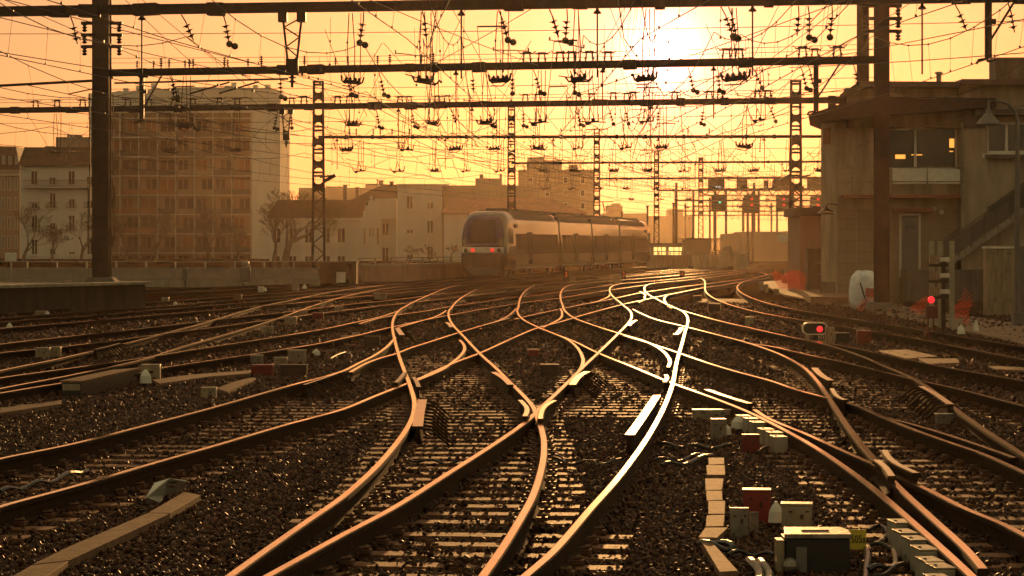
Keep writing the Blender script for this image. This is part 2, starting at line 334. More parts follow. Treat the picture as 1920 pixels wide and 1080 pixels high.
def xat(k, Y):
    path = WR[k][0]; ys = np.array([p.y for p in path]); xs = np.array([p.x for p in path]); o = np.argsort(ys); return float(np.interp(Y, ys[o], xs[o]))
M_clip = mat('rusty_rail_clip', (.14, .06, .032), .5, .4, var=.4, scale=30)
used = set(); GAU = 'tracks of the station throat'
SLEEP = []
for ti, (a, b, lab, y0, y1) in enumerate(TRACKS):
    used |= {a, b}
    base = Vector((xat(a, max(y0, 16)), max(y0, 16), GZ))
    t = thing('railway_track', lab, 'railway track', base, GAU)
    rail_mesh(a, t); rail_mesh(b, t)
    Y = y0; cnt = 0; clips = MB()
    while Y < y1 and cnt < 98:
        xm_, hw_ = (xat(a, Y) + xat(b, Y)) / 2, abs(xat(a, Y) - xat(b, Y)) / 2 + .35
        if any(abs(yy - Y) < .34 and abs(xx - xm_) < (hh + hw_) * .75 for xx, yy, hh in SLEEP): Y += .6; continue
        xa, xb = xat(a, Y), xat(b, Y); dxm = ((xat(a, Y + .5) + xat(b, Y + .5)) - (xa + xb)) / 2 / .5
        ang = math.atan(dxm); wdt = min(abs(xb - xa), 3.2) + .7
        SLEEP.append(((xa + xb) / 2, Y, wdt / 2))
        m = MB(); zt = -.173 - .002 * ti - random.random() * .0015
        m.box(((xa + xb) / 2 + random.uniform(-.05, .05), Y, zt - .06), (wdt, .24, .12), -ang + random.uniform(-.006, .006))
        m.build('sleeper', M_wood, t)
        if Y < 44:
            for xr_ in (xa, xb):
                for s_ in (-1, 1):
                    clips.box((xr_ + s_ * .085, Y, zt + .022), (.085, .11, .03), -ang); clips.lathe((xr_ + s_ * .095, Y + .02, zt + .03), [(0, .018), (.03, .018), (.035, .008)], 6); clips.tube([(xr_ + s_ * .045, Y - .03, zt + .05), (xr_ + s_ * .12, Y - .03, zt + .055)], .012, 5)
        Y += .6; cnt += 1
    if clips.v: cl_ = clips.build('rail_clips', M_clip, t); cl_['kind'] = 'stuff'
for k, (pix, lab) in RAILS.items():
    if k in used: continue
    if k == 'TL': lab = 'far rail under the left wheels of the departing train'
    tag(rail_mesh(k), lab, 'rail', 'separate crossing and far rails')
M_cast = mat('cast_steel_wing', (.30, .19, .12), .38, .9, var=.3, scale=9)
for pix, lab in (([(975,756),(983,764),(990,774),(984,787)], 'flared left wing piece at the nearest frog'), ([(1040,757),(1027,764),(1016,775),(1013,792)], 'flared right wing piece at the nearest frog'),
   ([(1560,734),(1565,744),(1572,751),(1590,758)], 'flared wing piece at the right hand crossing'), ([(1659,853),(1664,864),(1680,878),(1718,897)], 'long flared wing piece at the lower right crossing'), ([(1643,871),(1660,884),(1672,902)], 'short wing piece left of the lower right frog'),
   ([(759,702),(752,712),(742,722)], 'small wing piece at the left crossing'), ([(775,712),(781,720),(785,731)], 'small wing piece right of the left crossing'), ([(1248,708),(1252,714),(1246,722)], 'small flared wing piece beside the glowing rail')):
    m = MB(); sweep(m, world_path(pix), PROF, .012 + .0007 * len(lab)); tag(m.build('wing_rail', [M_cast, M_railside]), lab, 'rail', 'frog wing pieces')
# check rails, some with spacer ribs
CHECK = [([(783,803),(787,775),(792,752)], .16, 'r', 'check rail with a comb of dark ribs beside the left curved rail'),
 ([(957,724),(945,712),(925,700)], .12, '', 'short check rail beside the upper middle curved rail'),
 ([(1073,724),(1085,708),(1101,699)], .14, 'r', 'short check rail with ribs beside the rail rising to the right'),
 ([(1181,819),(1205,785),(1232,744)], .14, '', 'wide white hot check rail beside the glowing rail'),
 ([(1325,733),(1365,747),(1411,761)], .11, '', 'long bright check rail below the centre right'),
 ([(1527,692),(1540,706),(1558,716)], .14, '', 'stubby check rail beside the curve at right'),
 ([(1727,727),(1755,742),(1782,761)], .12, 'l', 'check rail with pale ribs near the right edge'),
 ([(836,606),(843,608),(846,615)], .14, '', 'tiny curved check rail by the left S curve'),
 ([(570,724),(600,714),(632,703)], .06, 'r', 'narrow guard strip with fanned ribs along the long left rail'),
 ([(905,612),(930,605),(955,598)], .05, 'r', 'narrow guard strip with fanned ribs at upper centre'),
 ([(178,657),(200,652),(225,645)], .05, 'r', 'narrow guard strip with fanned ribs on the first crossover rail'),
 ([(745,617),(749,623),(754,630)], .16, 'r', 'tiny curved check rail with ribs at the first crossing'),
 ([(1266,629),(1276,623),(1277,616)], .14, '', 'tiny glowing check rail at the sun reflection'),
 ([(1180,612),(1184,606),(1193,602)], .12, '', 'tiny check rail below the glowing crossing')]
for pix, wd, rib, lab in CHECK:
    path = world_path(pix); t = thing('check_rail', lab, 'check rail', path[0], 'check rails beside the crossings'); h = wd * .36
    m = MB(); sweep(m, path, [(-h, 0), (h, 0), (h, -.03), (-h, -.03)], .022, top=(0,)); m.build('guard_plate', [M_guard, M_railside], t)
    m = MB(); sweep(m, path, [(-.02, -.03), (.02, -.03), (.05, -.195), (-.05, -.195)], .018, top=()); m.build('web', [M_railside, M_railside], t)
    if rib:
        n = 9; sg = 1 if rib == 'r' else -1
        for q in range(n):
            u = q / (n - 1) * (len(path) - 1); i0 = int(min(u, len(path) - 2)); p = path[i0].lerp(path[i0 + 1], u - i0)
            m = MB(); m.tube([p + Vector((sg * h * .7, 0, .0)), p + Vector((sg * (h + .10), -.02, -.02)), p + Vector((sg * (h + .30), -.1, -.19))], .014, 5); m.build('spacer_rib', M_railside, t)

# ------------------------------------------------------------------ ballast stones
def stone(seed):
    r = random.Random(seed); bm = bmesh.new(); bmesh.ops.create_icosphere(bm, subdivisions=1, radius=1)
    dirs = [Vector((r.gauss(0, 1), r.gauss(0, 1), r.gauss(0, 1))).normalized() for _ in range(7)]; cut = [r.uniform(.55, .85) for _ in dirs]
    for v in bm.verts:
        for d, c in zip(dirs, cut):
            t = v.co.dot(d)
            if t > c: v.co -= d * (t - c)
        v.co.z *= .6; v.co.x *= 1.25
    me = bpy.data.meshes.new('ballast_stone'); bm.to_mesh(me); bm.free(); return me
M_stone = bpy.data.materials.new('ballast_stone'); M_stone.use_nodes = True
_n = M_stone.node_tree.nodes; _l = M_stone.node_tree.links; _b = _n['Principled BSDF']
_oi = _n.new('ShaderNodeObjectInfo'); _r = _n.new('ShaderNodeValToRGB'); _l.new(_oi.outputs['Random'], _r.inputs[0])
_r.color_ramp.elements[0].color = (.022, .008, .005, 1); _r.color_ramp.elements[1].color = (.13, .052, .034, 1)
_e = _r.color_ramp.elements.new(.6); _e.color = (.045, .018, .011, 1)
_l.new(_r.outputs[0], _b.inputs['Base Color']); _b.inputs['Roughness'].default_value = .52; _b.inputs['Specular IOR Level'].default_value = .32; _b.inputs['Specular Tint'].default_value = (1, .62, .42, 1)
protos = bpy.data.collections.new('stone_variants')
for i in range(6):
    me = stone(i); me.materials.append(M_stone); o = bpy.data.objects.new('ballast_stone', me); protos.objects.link(o)
def scatter_points():
    out = []
    for y0, y1, dens, sc in ((14.5, 24, 900, 1), (24, 34, 560, 1.15), (34, 48, 260, 1.45), (48, 66, 120, 1.9), (66, 95, 50, 2.6)):
        n = int(dens * .5 * (y0 + y1) * .46 * (y1 - y0)); Y = RNG.uniform(y0, y1, n); X = (RNG.random(n) - .5) * (Y * .43 + 3.5)
        out.append(np.stack([X, Y, GZ + .004 + RNG.normal(0, .010, n) * sc, RNG.uniform(.55, 1.35, n) * sc * .024], 1))
    a = np.concatenate(out)
    keep = np.ones(len(a), bool)
    for k, (path, dz) in WR.items():                # leave the rail strips clear
        p = np.array([(q.x, q.y) for q in path]); o = np.argsort(p[:, 1]); xx = np.interp(a[:, 1], p[o, 1], p[o, 0], left=1e6, right=1e6)
        dd = np.abs(a[:, 0] - xx); keep &= dd > .022; a[(dd < .085), 2] += .028
    return a[keep]
pts = scatter_points()
if len(SLEEP):                                      # thin the stones lying on the sleepers
    order = np.argsort(pts[:, 1]); pts = pts[order]; cover = np.zeros(len(pts), bool)
    for x, y, hw in SLEEP:
        i0, i1 = np.searchsorted(pts[:, 1], [y - .13, y + .13]); seg = pts[i0:i1]
        cover[i0:i1] |= np.abs(seg[:, 0] - x) < hw
    pn = np.sin(pts[:, 0] * 1.7 + 2) + np.sin(pts[:, 1] * .9) + np.sin(pts[:, 0] * 4.1 + pts[:, 1] * 2.3)
    rem = cover & (RNG.random(len(pts)) > np.clip(.06 + .11 * pn, .01, .5)); pts = pts[~rem]; cover = cover[~rem]
    pts[cover, 2] += .03
me = bpy.data.meshes.new('ballast'); me.vertices.add(len(pts)); me.vertices.foreach_set('co', pts[:, :3].astype(np.float32).ravel())
at = me.attributes.new('sz', 'FLOAT', 'POINT'); at.data.foreach_set('value', pts[:, 3].astype(np.float32)); me.update()
bal = bpy.data.objects.new('ballast', me); COL.objects.link(bal); bal['kind'] = 'stuff'; bal['label'] = 'dark crushed stone ballast between the rails'; bal['category'] = 'ballast'
ng = bpy.data.node_groups.new('scatter_stones', 'GeometryNodeTree')
ng.interface.new_socket('Geometry', in_out='INPUT', socket_type='NodeSocketGeometry'); ng.interface.new_socket('Geometry', in_out='OUTPUT', socket_type='NodeSocketGeometry')
gi = ng.nodes.new('NodeGroupInput'); go = ng.nodes.new('NodeGroupOutput'); ip = ng.nodes.new('GeometryNodeInstanceOnPoints')
ci = ng.nodes.new('GeometryNodeCollectionInfo'); ci.inputs[0].default_value = protos; ci.inputs['Separate Children'].default_value = True; ci.inputs['Reset Children'].default_value = True
rv = ng.nodes.new('FunctionNodeRandomValue'); rv.data_type = 'FLOAT_VECTOR'; rv.inputs[1].default_value = (6.28, 6.28, 6.28)
na = ng.nodes.new('GeometryNodeInputNamedAttribute'); na.data_type = 'FLOAT'; na.inputs[0].default_value = 'sz'
ip.inputs['Pick Instance'].default_value = True
ng.links.new(gi.outputs[0], ip.inputs['Points']); ng.links.new(ci.outputs[0], ip.inputs['Instance']); ng.links.new(rv.outputs[0], ip.inputs['Rotation'])
ng.links.new(na.outputs[0], ip.inputs['Scale']); ng.links.new(ip.outputs[0], go.inputs[0])
md = bal.modifiers.new('scatter', 'NODES'); md.node_group = ng

# ------------------------------------------------------------------ station platform at the left
pa = [(-30, 48), (-16.6, 74), (-12.0, 84.6), (-13.2, 86.5), (-20, 90), (-60, 100), (-60, 48)]
m = MB(); m.prism([(x, y, GZ - .1) for x, y in pa], (0, 0, .66 + .1 - GZ), 0); o = m.build('platform', mat('sooty_platform_wall', (.05, .035, .028), .85, 0, var=.3, scale=3, bump=.4)); o['kind'] = 'structure'
m = MB(); q = [(-30.1, 47.6), (-16.45, 74), (-11.75, 84.7), (-12.3, 85.3), (-17, 74.4), (-30.6, 48)]
m.prism([(x, y, .662) for x, y in q], (0, 0, .09)); o = m.build('platform_edge', M_conc); o['kind'] = 'structure'

# ------------------------------------------------------------------ catenary gantries
BZ = 7.8
class Gantry:
    def __init__(s, l, r, label, name='catenary_gantry', group='catenary gantries over the tracks'):
        s.A = P(l[0], l[1], BZ); s.B = P(r[0], r[1], BZ); s.t = thing(name, label, 'gantry', (s.A.x, s.A.y, GZ), group)
        s.d = (s.B - s.A).normalized()
    def at(s, px, z=BZ):
        k = (px - 960) / F; d = s.B - s.A; t = -(s.A.x - k * s.A.y) / (d.x - k * d.y); p = s.A + d * t; return Vector((p.x, p.y, z))
def h_mast(m, c, z0, z1, wd, dp):           # rolled H section
    x, y = c; f = .04
    m.bbox(x - wd/2, x + wd/2, y - dp/2, y - dp/2 + f, z0, z1); m.bbox(x - wd/2, x + wd/2, y + dp/2 - f, y + dp/2, z0, z1)
    m.bbox(x - .03, x + .03, y - dp/2 + f, y + dp/2 - f, z0, z1)
def lattice(t, c, z0, z1, w0, w1, zs, label=None):      # riveted lattice mast: zigzag below zs, battens with holes above
    x, y = c; m = MB(); hw = lambda z: (w0 + (w1 - w0) * (z - z0) / (z1 - z0)) / 2; b = .055
    for sx in (-1, 1):
        for sy in (-1, 1):
            m.tube([(x + sx * hw(z0), y + sy * .16, z0), (x + sx * hw(z1), y + sy * .16, z1)], b, 4)
    z = z0; sg = 1
    while z < zs - .5:
        st = hw(z) * 1.7
        for sy in (-.16, .16): m.tube([(x - sg * hw(z), y + sy, z), (x + sg * hw(z + st), y + sy, z + st)], .028, 4)
        z += st; sg = -sg
    k = 0
    while z < z1:
        hh_ = (.36, .10, .10)[k % 3]
        for sy in (-.16, .16):
            m.box((x, y + sy * .98, z), (2 * hw(z), .02, hh_))
            if k % 3 == 0:
                for sx in (-1, 1):
                    for sz in (-1, 1): m.prism([(x + sx * hw(z), y + sy * .985, z + sz * .18), (x + sx * hw(z), y + sy * .985, z + sz * .34), (x + sx * hw(z) * .35, y + sy * .985, z + sz * .18)], (0, .015, 0))
        z += (.62, .2, .42)[k % 3]; k += 1
    m.box((x, y, z1), (2 * hw(z1) + .12, .42, .10))
    return m.build('mast', M_mast, t)
def beam(g, p, q, h, dp, m_=None):
    m = MB(); d = q - p; a = math.atan2(d.y, d.x); c = (p + q) / 2; L_ = d.length
    m.box(c + Vector((0, 0, h/2 - .015)), (L_, dp, .03), a); m.box(c - Vector((0, 0, h/2 - .015)), (L_, dp, .03), a)
    m.box(c, (L_, dp * .9, h - .06), a)
    n = int(L_ / 1.5)
    for i in range(n + 1):
        if random.random() < .55: m.box(p + d * ((i + random.random() * .6) / (n + 1)) + Vector((0, 0, random.choice((0, -.02)))), (random.uniform(.2, .6), dp + .06, h + random.uniform(.03, .09)), a, ry=random.uniform(-.03, .03))
    return m.build('beam', m_ or M_steel_dark, g.t)
def proto_mesh(fn, m): mb = MB(); fn(mb); o = mb.build('x', m, None); me = o.data; bpy.data.objects.remove(o); return me
def f_pin(m):
    m.tube([(0,0,0),(0,0,.34)], .02, 5)
    for i in range(4): m.lathe((0,0,.08 + i*.065), [(0,.02),(.015,.065),(.04,.03)], 8)
def f_table(m):
    for s in (-.11, .11): m.tube([(s,0,0),(s*.8,0,.24)], .025, 5); m.lathe((s,0,.06),[(0,.03),(.03,.05),(.06,.03)],6)
    m.box((0,0,.26),(.42,.08,.035)); m.box((0,0,.29),(.26,.07,.05)); m.tube([(-.2,0,.28),(-.27,0,.34)],.012,4); m.tube([(.2,0,.28),(.27,0,.34)],.012,4)
def f_string(m):
    m.tube([(0,0,0),(.02,0,-.2),(.0,0,-.62)], .014, 5)
    for i in range(3): m.lathe((0,0,-.25-i*.115),[(0,.025),(.012,.10),(.035,.04),(.06,.03)],9,axis=(0,0,-1))
def f_bulb(m): m.ball((0,0,0), .085, 12, 8, 1.0)
def f_rod(m): m.lathe((0,0,0),[(0,.03),(.05,.04),(.1,.09),(.14,.10),(.15,.03)],8,axis=(0,0,-1)); m.tube([(0,0,-.1),(0,0,-1.68)],.022,6)
def f_cradle(m):
    m.tube([(-.30,0,.16),(-.27,0,.02),(-.2,0,-.03),(.2,0,-.03),(.27,0,.02),(.30,0,.16)], .025, 5)
    m.box((0,0,.02),(.42,.16,.07)); 
    for s in (-.16,-.05,.09,.18): m.lathe((s,0,.04),[(0,.035),(.05,.04),(.09,.015)],6)
    m.tube([(0,-.35,.05),(0,.35,.05)],.015,5); m.tube([(.2,0,-.03),(.05,0,-.12),(-.25,0,-.1)],.014,4)
def f_cradle2(m):
    m.tube([(-.26,0,.10),(-.2,0,-.01),(.25,0,-.05),(.34,0,.06)], .024, 5); m.box((.02,0,.03),(.34,.16,.08)); m.tube([(-.1,0,.06),(-.14,0,.22)],.014,4); m.tube([(.18,0,0),(.2,0,.2)],.014,4)
    for s in (-.12,.06,.16): m.lathe((s,0,.05),[(0,.03),(.05,.045),(.09,.015)],6)
    m.tube([(-.4,-.2,.12),(.3,.2,-.02)],.012,4)
def f_cradle3(m):
    m.box((0,0,0),(.46,.07,.05)); m.tube([(-.23,0,0),(-.30,0,.15)],.016,4); m.tube([(.23,0,0),(.27,0,.19)],.016,4); m.tube([(-.02,0,.4),(-.12,0,.02)],.012,4); m.tube([(-.02,0,.4),(.1,0,.02)],.012,4)
    m.lathe((.05,0,.02),[(0,.05),(.05,.06),(.08,.02)],6); m.box((-.15,0,-.04),(.1,.1,.06)); m.tube([(0,-.5,-.02),(0,.5,.03)],.014,4)
def f_dropw(m):
    m.tube([(-.07,0,.05),(-.09,0,.9),(-.03,0,1.7)], .012, 4); m.tube([(.06,0,.05),(.09,0,.8),(.05,0,1.7)], .012, 4)
    m.lathe((-.09,0,.95),[(0,.015),(.03,.03),(.06,.015)],5)
def f_arm(m): m.tube([(-.55,0,.12),(0,0,.05),(.5,0,-.02)], .017, 5); m.box((.5,0,.02),(.05,.05,.12)); m.box((-.55,0,.15),(.05,.05,.12))
ME = {k: proto_mesh(f, mt) for k, f, mt in (('pin', f_pin, M_insul), ('table', f_table, M_steel_dark), ('string', f_string, M_insul), ('bulb', f_bulb, M_glass_i),
      ('rod', f_rod, M_steel_dark), ('cradle', f_cradle, M_steel_dark), ('cradle2', f_cradle2, M_steel_dark), ('cradle3', f_cradle3, M_steel_dark), ('dropw', f_dropw, M_wire), ('arm', f_arm, M_galv))}
def place(name, key, parent, loc, rot=(0, 0, 0), sc=1.0):
    o = bpy.data.objects.new(name, ME[key]); COL.objects.link(o); o.parent = parent
    o.location = Vector(loc) - (parent_world(parent) if parent else Vector()); o.rotation_euler = rot; o.scale = (sc,) * 3; return o
HC = {}
def hanger(g, gi_, px, sc=1.0):
    p = g.at(px, BZ - 1.86); HC[gi_] = HC.get(gi_, 0) + 1
    t = thing('wire_hanger', '%s wire cradle from the left hanging under the %s gantry from the top' % (ordw(HC[gi_] - 1), ordw(gi_ - 1)), 'wire hanger', p, 'wire cradles hanging from the gantries')
    place('cradle', random.choice(('cradle', 'cradle2', 'cradle3')), t, p, (0, random.uniform(-.12, .12), random.uniform(-.8, .8)), sc * random.uniform(.95, 1.25)); place('drop_wire', 'dropw', t, p, (0, random.uniform(-.03, .03), 0))
    if random.random() < .7: place('steady_arm', 'arm', t, p + Vector((random.choice((-.25, .3)), 0, random.uniform(.5, 1.1))), (0, random.uniform(-.15, .15), 0), .8)
    return t
def dress(g, gi_, hang, strings, rods, pins, tables, hh, sc=1.0):
    for px in hang: hanger(g, gi_, px, sc)
    pulloffs(g, gi_, hang)
    for px in strings:
        a = random.uniform(-.45, .25); p = g.at(px, BZ - hh/2 - .02); place('insulator_string', 'string', g.t, p, (0, a, 0), sc * 1.15)
        e = p + Vector((-math.sin(a), 0, -math.cos(a))) * .76 * sc
        if random.random() < .75:
            place('glass_insulator', 'bulb', g.t, e, sc=sc)
            if random.random() < .6: place('glass_insulator', 'bulb', g.t, e + Vector((.13, .05, -.05)), sc=sc)
    for px in rods: place('drop_rod', 'rod', g.t, g.at(px, BZ - hh/2))
    for px in pins: place('pin_insulator', 'pin', g.t, g.at(px, BZ + hh/2 - .01), sc=random.uniform(.8, 1.15))
    for px in tables: place('insulator_stand', 'table', g.t, g.at(px, BZ + hh/2 - .01), sc=random.uniform(.9, 1.15))
def pulloffs(g, gi_, hang):                   # thin slanting stays, jumper loops and short droppers with clamps round the cradles
    m = MB(); r_ = .007 + .0012 * gi_; d = Vector((-g.d.y, g.d.x, 0)); rd = random.Random(gi_)
    for i, px in enumerate(hang):
        p = g.at(px, BZ - 1.86)
        for s in (-1, 1):
            q = g.at(px + s * rd.uniform(45, 90) , rd.choice((7.25, 7.7, 7.7, 6.9))); m.tube([p + Vector((s*.2, 0, .05)), q], r_*.8, 4)
        j = [p + Vector((rd.uniform(-.3, .3), d.y * .2, 1.7)), p + Vector((rd.uniform(.2, .5), 0, 1.0)), p + Vector((rd.uniform(-.1, .5), 0, .3)), p + Vector((.2, 0, 0))]; m.tube([j[0], j[2], j[3]] if i % 2 else [j[3], j[3] + Vector((.02, 0, 1.7))], r_ * 1.3, 4)
        for k in range(3):
            a = p + Vector((rd.uniform(-.9, .9), rd.uniform(-3, 3), rd.uniform(.5, 1.7))); b = a + Vector((rd.uniform(-.06, .06), 0, -rd.uniform(.6, 1.5))); m.tube([a, b], r_*.7, 3); m.box(b, (.05, .05, .06)); m.box(a.lerp(b, .5), (.04, .04, .06))
        if rd.random() < .5:
            a = p + Vector((rd.uniform(-.6, .4), rd.uniform(-2, 2), rd.uniform(.6, 1.4))); L_ = rd.uniform(.5, .9); m.tube([a, a + Vector((L_, 0, rd.uniform(-.03, .08)))], .022, 5)
            m.tube([a, a + Vector((0, 12, -.9))], r_, 4); m.tube([a + Vector((L_, 0, 0)), a + Vector((L_ + .2, 14, -.8))], r_, 4)
    m.build('stay_wires', M_wire, g.t)
def span(g, p0, p1, zs, r=.008):
    for z in zs:
        a, b = g.at(p0, z), g.at(p1, z); n = 14
        m = MB(); m.tube([a.lerp(b, i/n) + Vector((0, -.02, -.10 * (1 - (2*i/n - 1)**2))) for i in range(n + 1)], r, 4); m.build('span_wire', M_wire, g.t)
def vee(g, px, zt, zb, wt, wb):               # V shaped lattice drop bracket
    m = MB(); c = g.at(px, 0); hw = lambda z: (wb + (wt - wb) * (z - zb) / (zt - zb)) / 2
    for s in (-1, 1): m.tube([c + Vector((s * hw(zt), 0, zt)), c + Vector((s * hw(zb), 0, zb))], .028, 4); m.box(c + Vector((s * hw(zt), 0, zt + .06)), (.22, .34, .34))
    z = zt; s = 1
    while z > zb + .1:
        z2 = z - .24; m.tube([c + Vector((s * hw(z), 0, z)), c + Vector((-s * hw(z2), 0, z2))], .018, 4); z = z2; s = -s
    m.box(c + Vector((0, 0, zb - .12)), (wb + .08, .2, .4)); m.tube([c + Vector((0, 0, zb - .3)), c + Vector((0, 0, zb - .62))], .04, 6)
    for i in range(3): m.lathe(c + Vector((0, 0, zb - .3 - i*.1)), [(0,.05),(.02,.11),(.05,.05)], 8)
    m.build('lattice_bracket', M_steel_dark, g.t)
def droppost(g, px, z1, z0, brace):
    c = g.at(px, 0); m = MB(); m.box(c + Vector((0, 0, (z0 + z1)/2)), (.15, .15, z1 - z0))
    m.tube([c + Vector((brace, 0, z1)), c + Vector((0, 0, z0 + .35))], .03, 5)
    m.tube([c + Vector((0, 0, z0)), c + Vector((-.22, 0, z0 - .03)), c + Vector((-.28, 0, z0 - .12))], .035, 5); m.box(c + Vector((.05, 0, (z0+z1)/2 + .2)), (.24, .2, .12))
    m.build('drop_post', M_steel_dark, g.t)

# 1st: the beam across the top edge, its masts stand outside the frame
G1 = Gantry((-60, 22.5), (2060, -8), 'nearest gantry, its dark beam running along the very top of the picture')
a, b = G1.at(-160), G1.at(2250); beam(G1, a, b, .24, .26)
for c in (a, b): m = MB(); h_mast(m, (c.x, c.y), GZ, 10.5, .4, .4); m.build('mast', M_mast, G1.t)
dress(G1, 1, [660, 795, 937, 1083, 1210, 1380], [132, 340, 418, 682, 792, 935, 1030, 1063, 1352, 1366, 1497, 1515, 1560, 1790, 1890], [266, 865, 1120, 1411, 1729], [], [], .24)
span(G1, -60, 2060, (7.25,)); vee(G1, 548, 7.55, 6.45, .46, .22); droppost(G1, 1853, 7.7, 6.35, .62)
# 2nd: between the two heavy masts
G2 = Gantry((192, 137), (1650, 112), 'second gantry, its beam joining the two heavy dark masts')
beam(G2, G2.at(192), G2.at(1650), .24, .24)
for px, wd, pz in ((191, .58, .66), (1653, .44, -.05)):
    c = G2.at(px); m = MB(); h_mast(m, (c.x, c.y), pz, 13, wd, wd); o = m.build('mast', M_mast, G2.t)
    m = MB(); m.box((c.x, c.y, pz + .09), (wd + .55, wd + .5, .2), taper=.7); m.build('mast_footing', M_conc_d, G2.t)
    m = MB()
    for s in (-1, 1):
        if px < 500:
            m.tube([(c.x + s*(wd/2 + .11), c.y - .1, 7.1), (c.x + s*(wd/2 + .11), c.y - .1, 2.9)], .022, 6)
            m.tube([(c.x + s*wd/2, c.y - .1, 3.95), (c.x + s*(wd/2+.16), c.y - .1, 3.95), (c.x + s*(wd/2+.16), c.y - .1, 2.1), (c.x + s*wd/2, c.y - .1, 2.0)], .03, 6)
        else: m.tube([(c.x + s*(wd/2+.0), c.y, 10), (c.x + s*(wd/2+.3), c.y, 9.9), (c.x + s*(wd/2 + .32), c.y, 8.9)], .05, 6)
        for z in (9.1, 8.7, 9.5): m.box((c.x + s*(wd/2 + .2), c.y, z), (.42, .2, .1)); m.lathe((c.x + s*(wd/2+.3), c.y, z - .3), [(0,.04),(.05,.1),(.1,.04),(.15,.1),(.2,.04),(.25,.1),(.3,.04)], 8)
    m.build('mast_bracket', M_steel_dark, G2.t)
dress(G2, 2, [345, 660, 810, 910, 1010, 1110, 1212, 1423], [318, 322, 524, 645, 710, 885, 960, 1000, 1075, 1290, 1345, 1410, 1500, 1515, 1600], [855, 1130, 1338],
      [257, 288, 302, 317, 347, 355, 362, 421, 427, 465, 490, 571, 629, 652, 708, 731, 790, 812], [988, 1016, 1050, 1072, 1105, 1140, 1362, 1386, 1505, 1528, 1570], .24)
span(G2, 200, 1645, (7.25, 8.14, 8.3)); droppost(G2, 266, 7.75, 6.15, .7); droppost(G2, 1530, 7.7, 6.2, .75)
m = MB(); a = G2.at(-10, 7.42); b = G2.at(180, 7.55); m.tube([a, b], .05, 6); m.box(a, (.3, .3, .45)); m.tube([G2.at(128, 7.1), G2.at(178, 7.28)], .022, 5); m.build('side_arm', M_steel_dark, G2.t)
m = MB(); m.tube([G2.at(215, 7.45), G2.at(540, 7.5)], .035, 6); m.tube([G2.at(356, 7.05), G2.at(430, 7.42)], .03, 6); m.tube([G2.at(411, 7.05), G2.at(485, 7.42)], .03, 6); m.build('feeder_tube', M_steel_dark, G2.t)
# 3rd
G3 = Gantry((-40, 207.5), (1618, 187), 'third gantry whose right mast rises behind the signal box roof')
beam(G3, G3.at(-60), G3.at(1618), .24, .24); c = G3.at(1618)
m = MB(); h_mast(m, (c.x, c.y), GZ, 13, .44, .44); m.build('mast', M_mast, G3.t)
c = G3.at(-60); m = MB(); h_mast(m, (c.x, c.y), GZ, 10, .44, .44); m.build('mast', M_mast, G3.t)
dress(G3, 3, [105, 317, 440, 650, 762, 853, 927, 1008, 1083, 1173, 1240, 1395], [355, 520, 545, 705, 770, 845, 915, 980, 1080, 1140, 1170, 1236, 1320, 1440], [747, 885, 1220],
      [], [67, 107, 155, 240, 280, 327, 362, 412, 445, 547, 570, 633, 655, 750, 767, 820, 838, 985, 1008, 1085, 1110, 1150, 1175, 1187, 1265, 1330, 1350, 1420, 1440], .24)
span(G3, -40, 1600, (7.25, 8.14, 8.27), .010); vee(G3, 537, 7.6, 6.7, .36, .2)
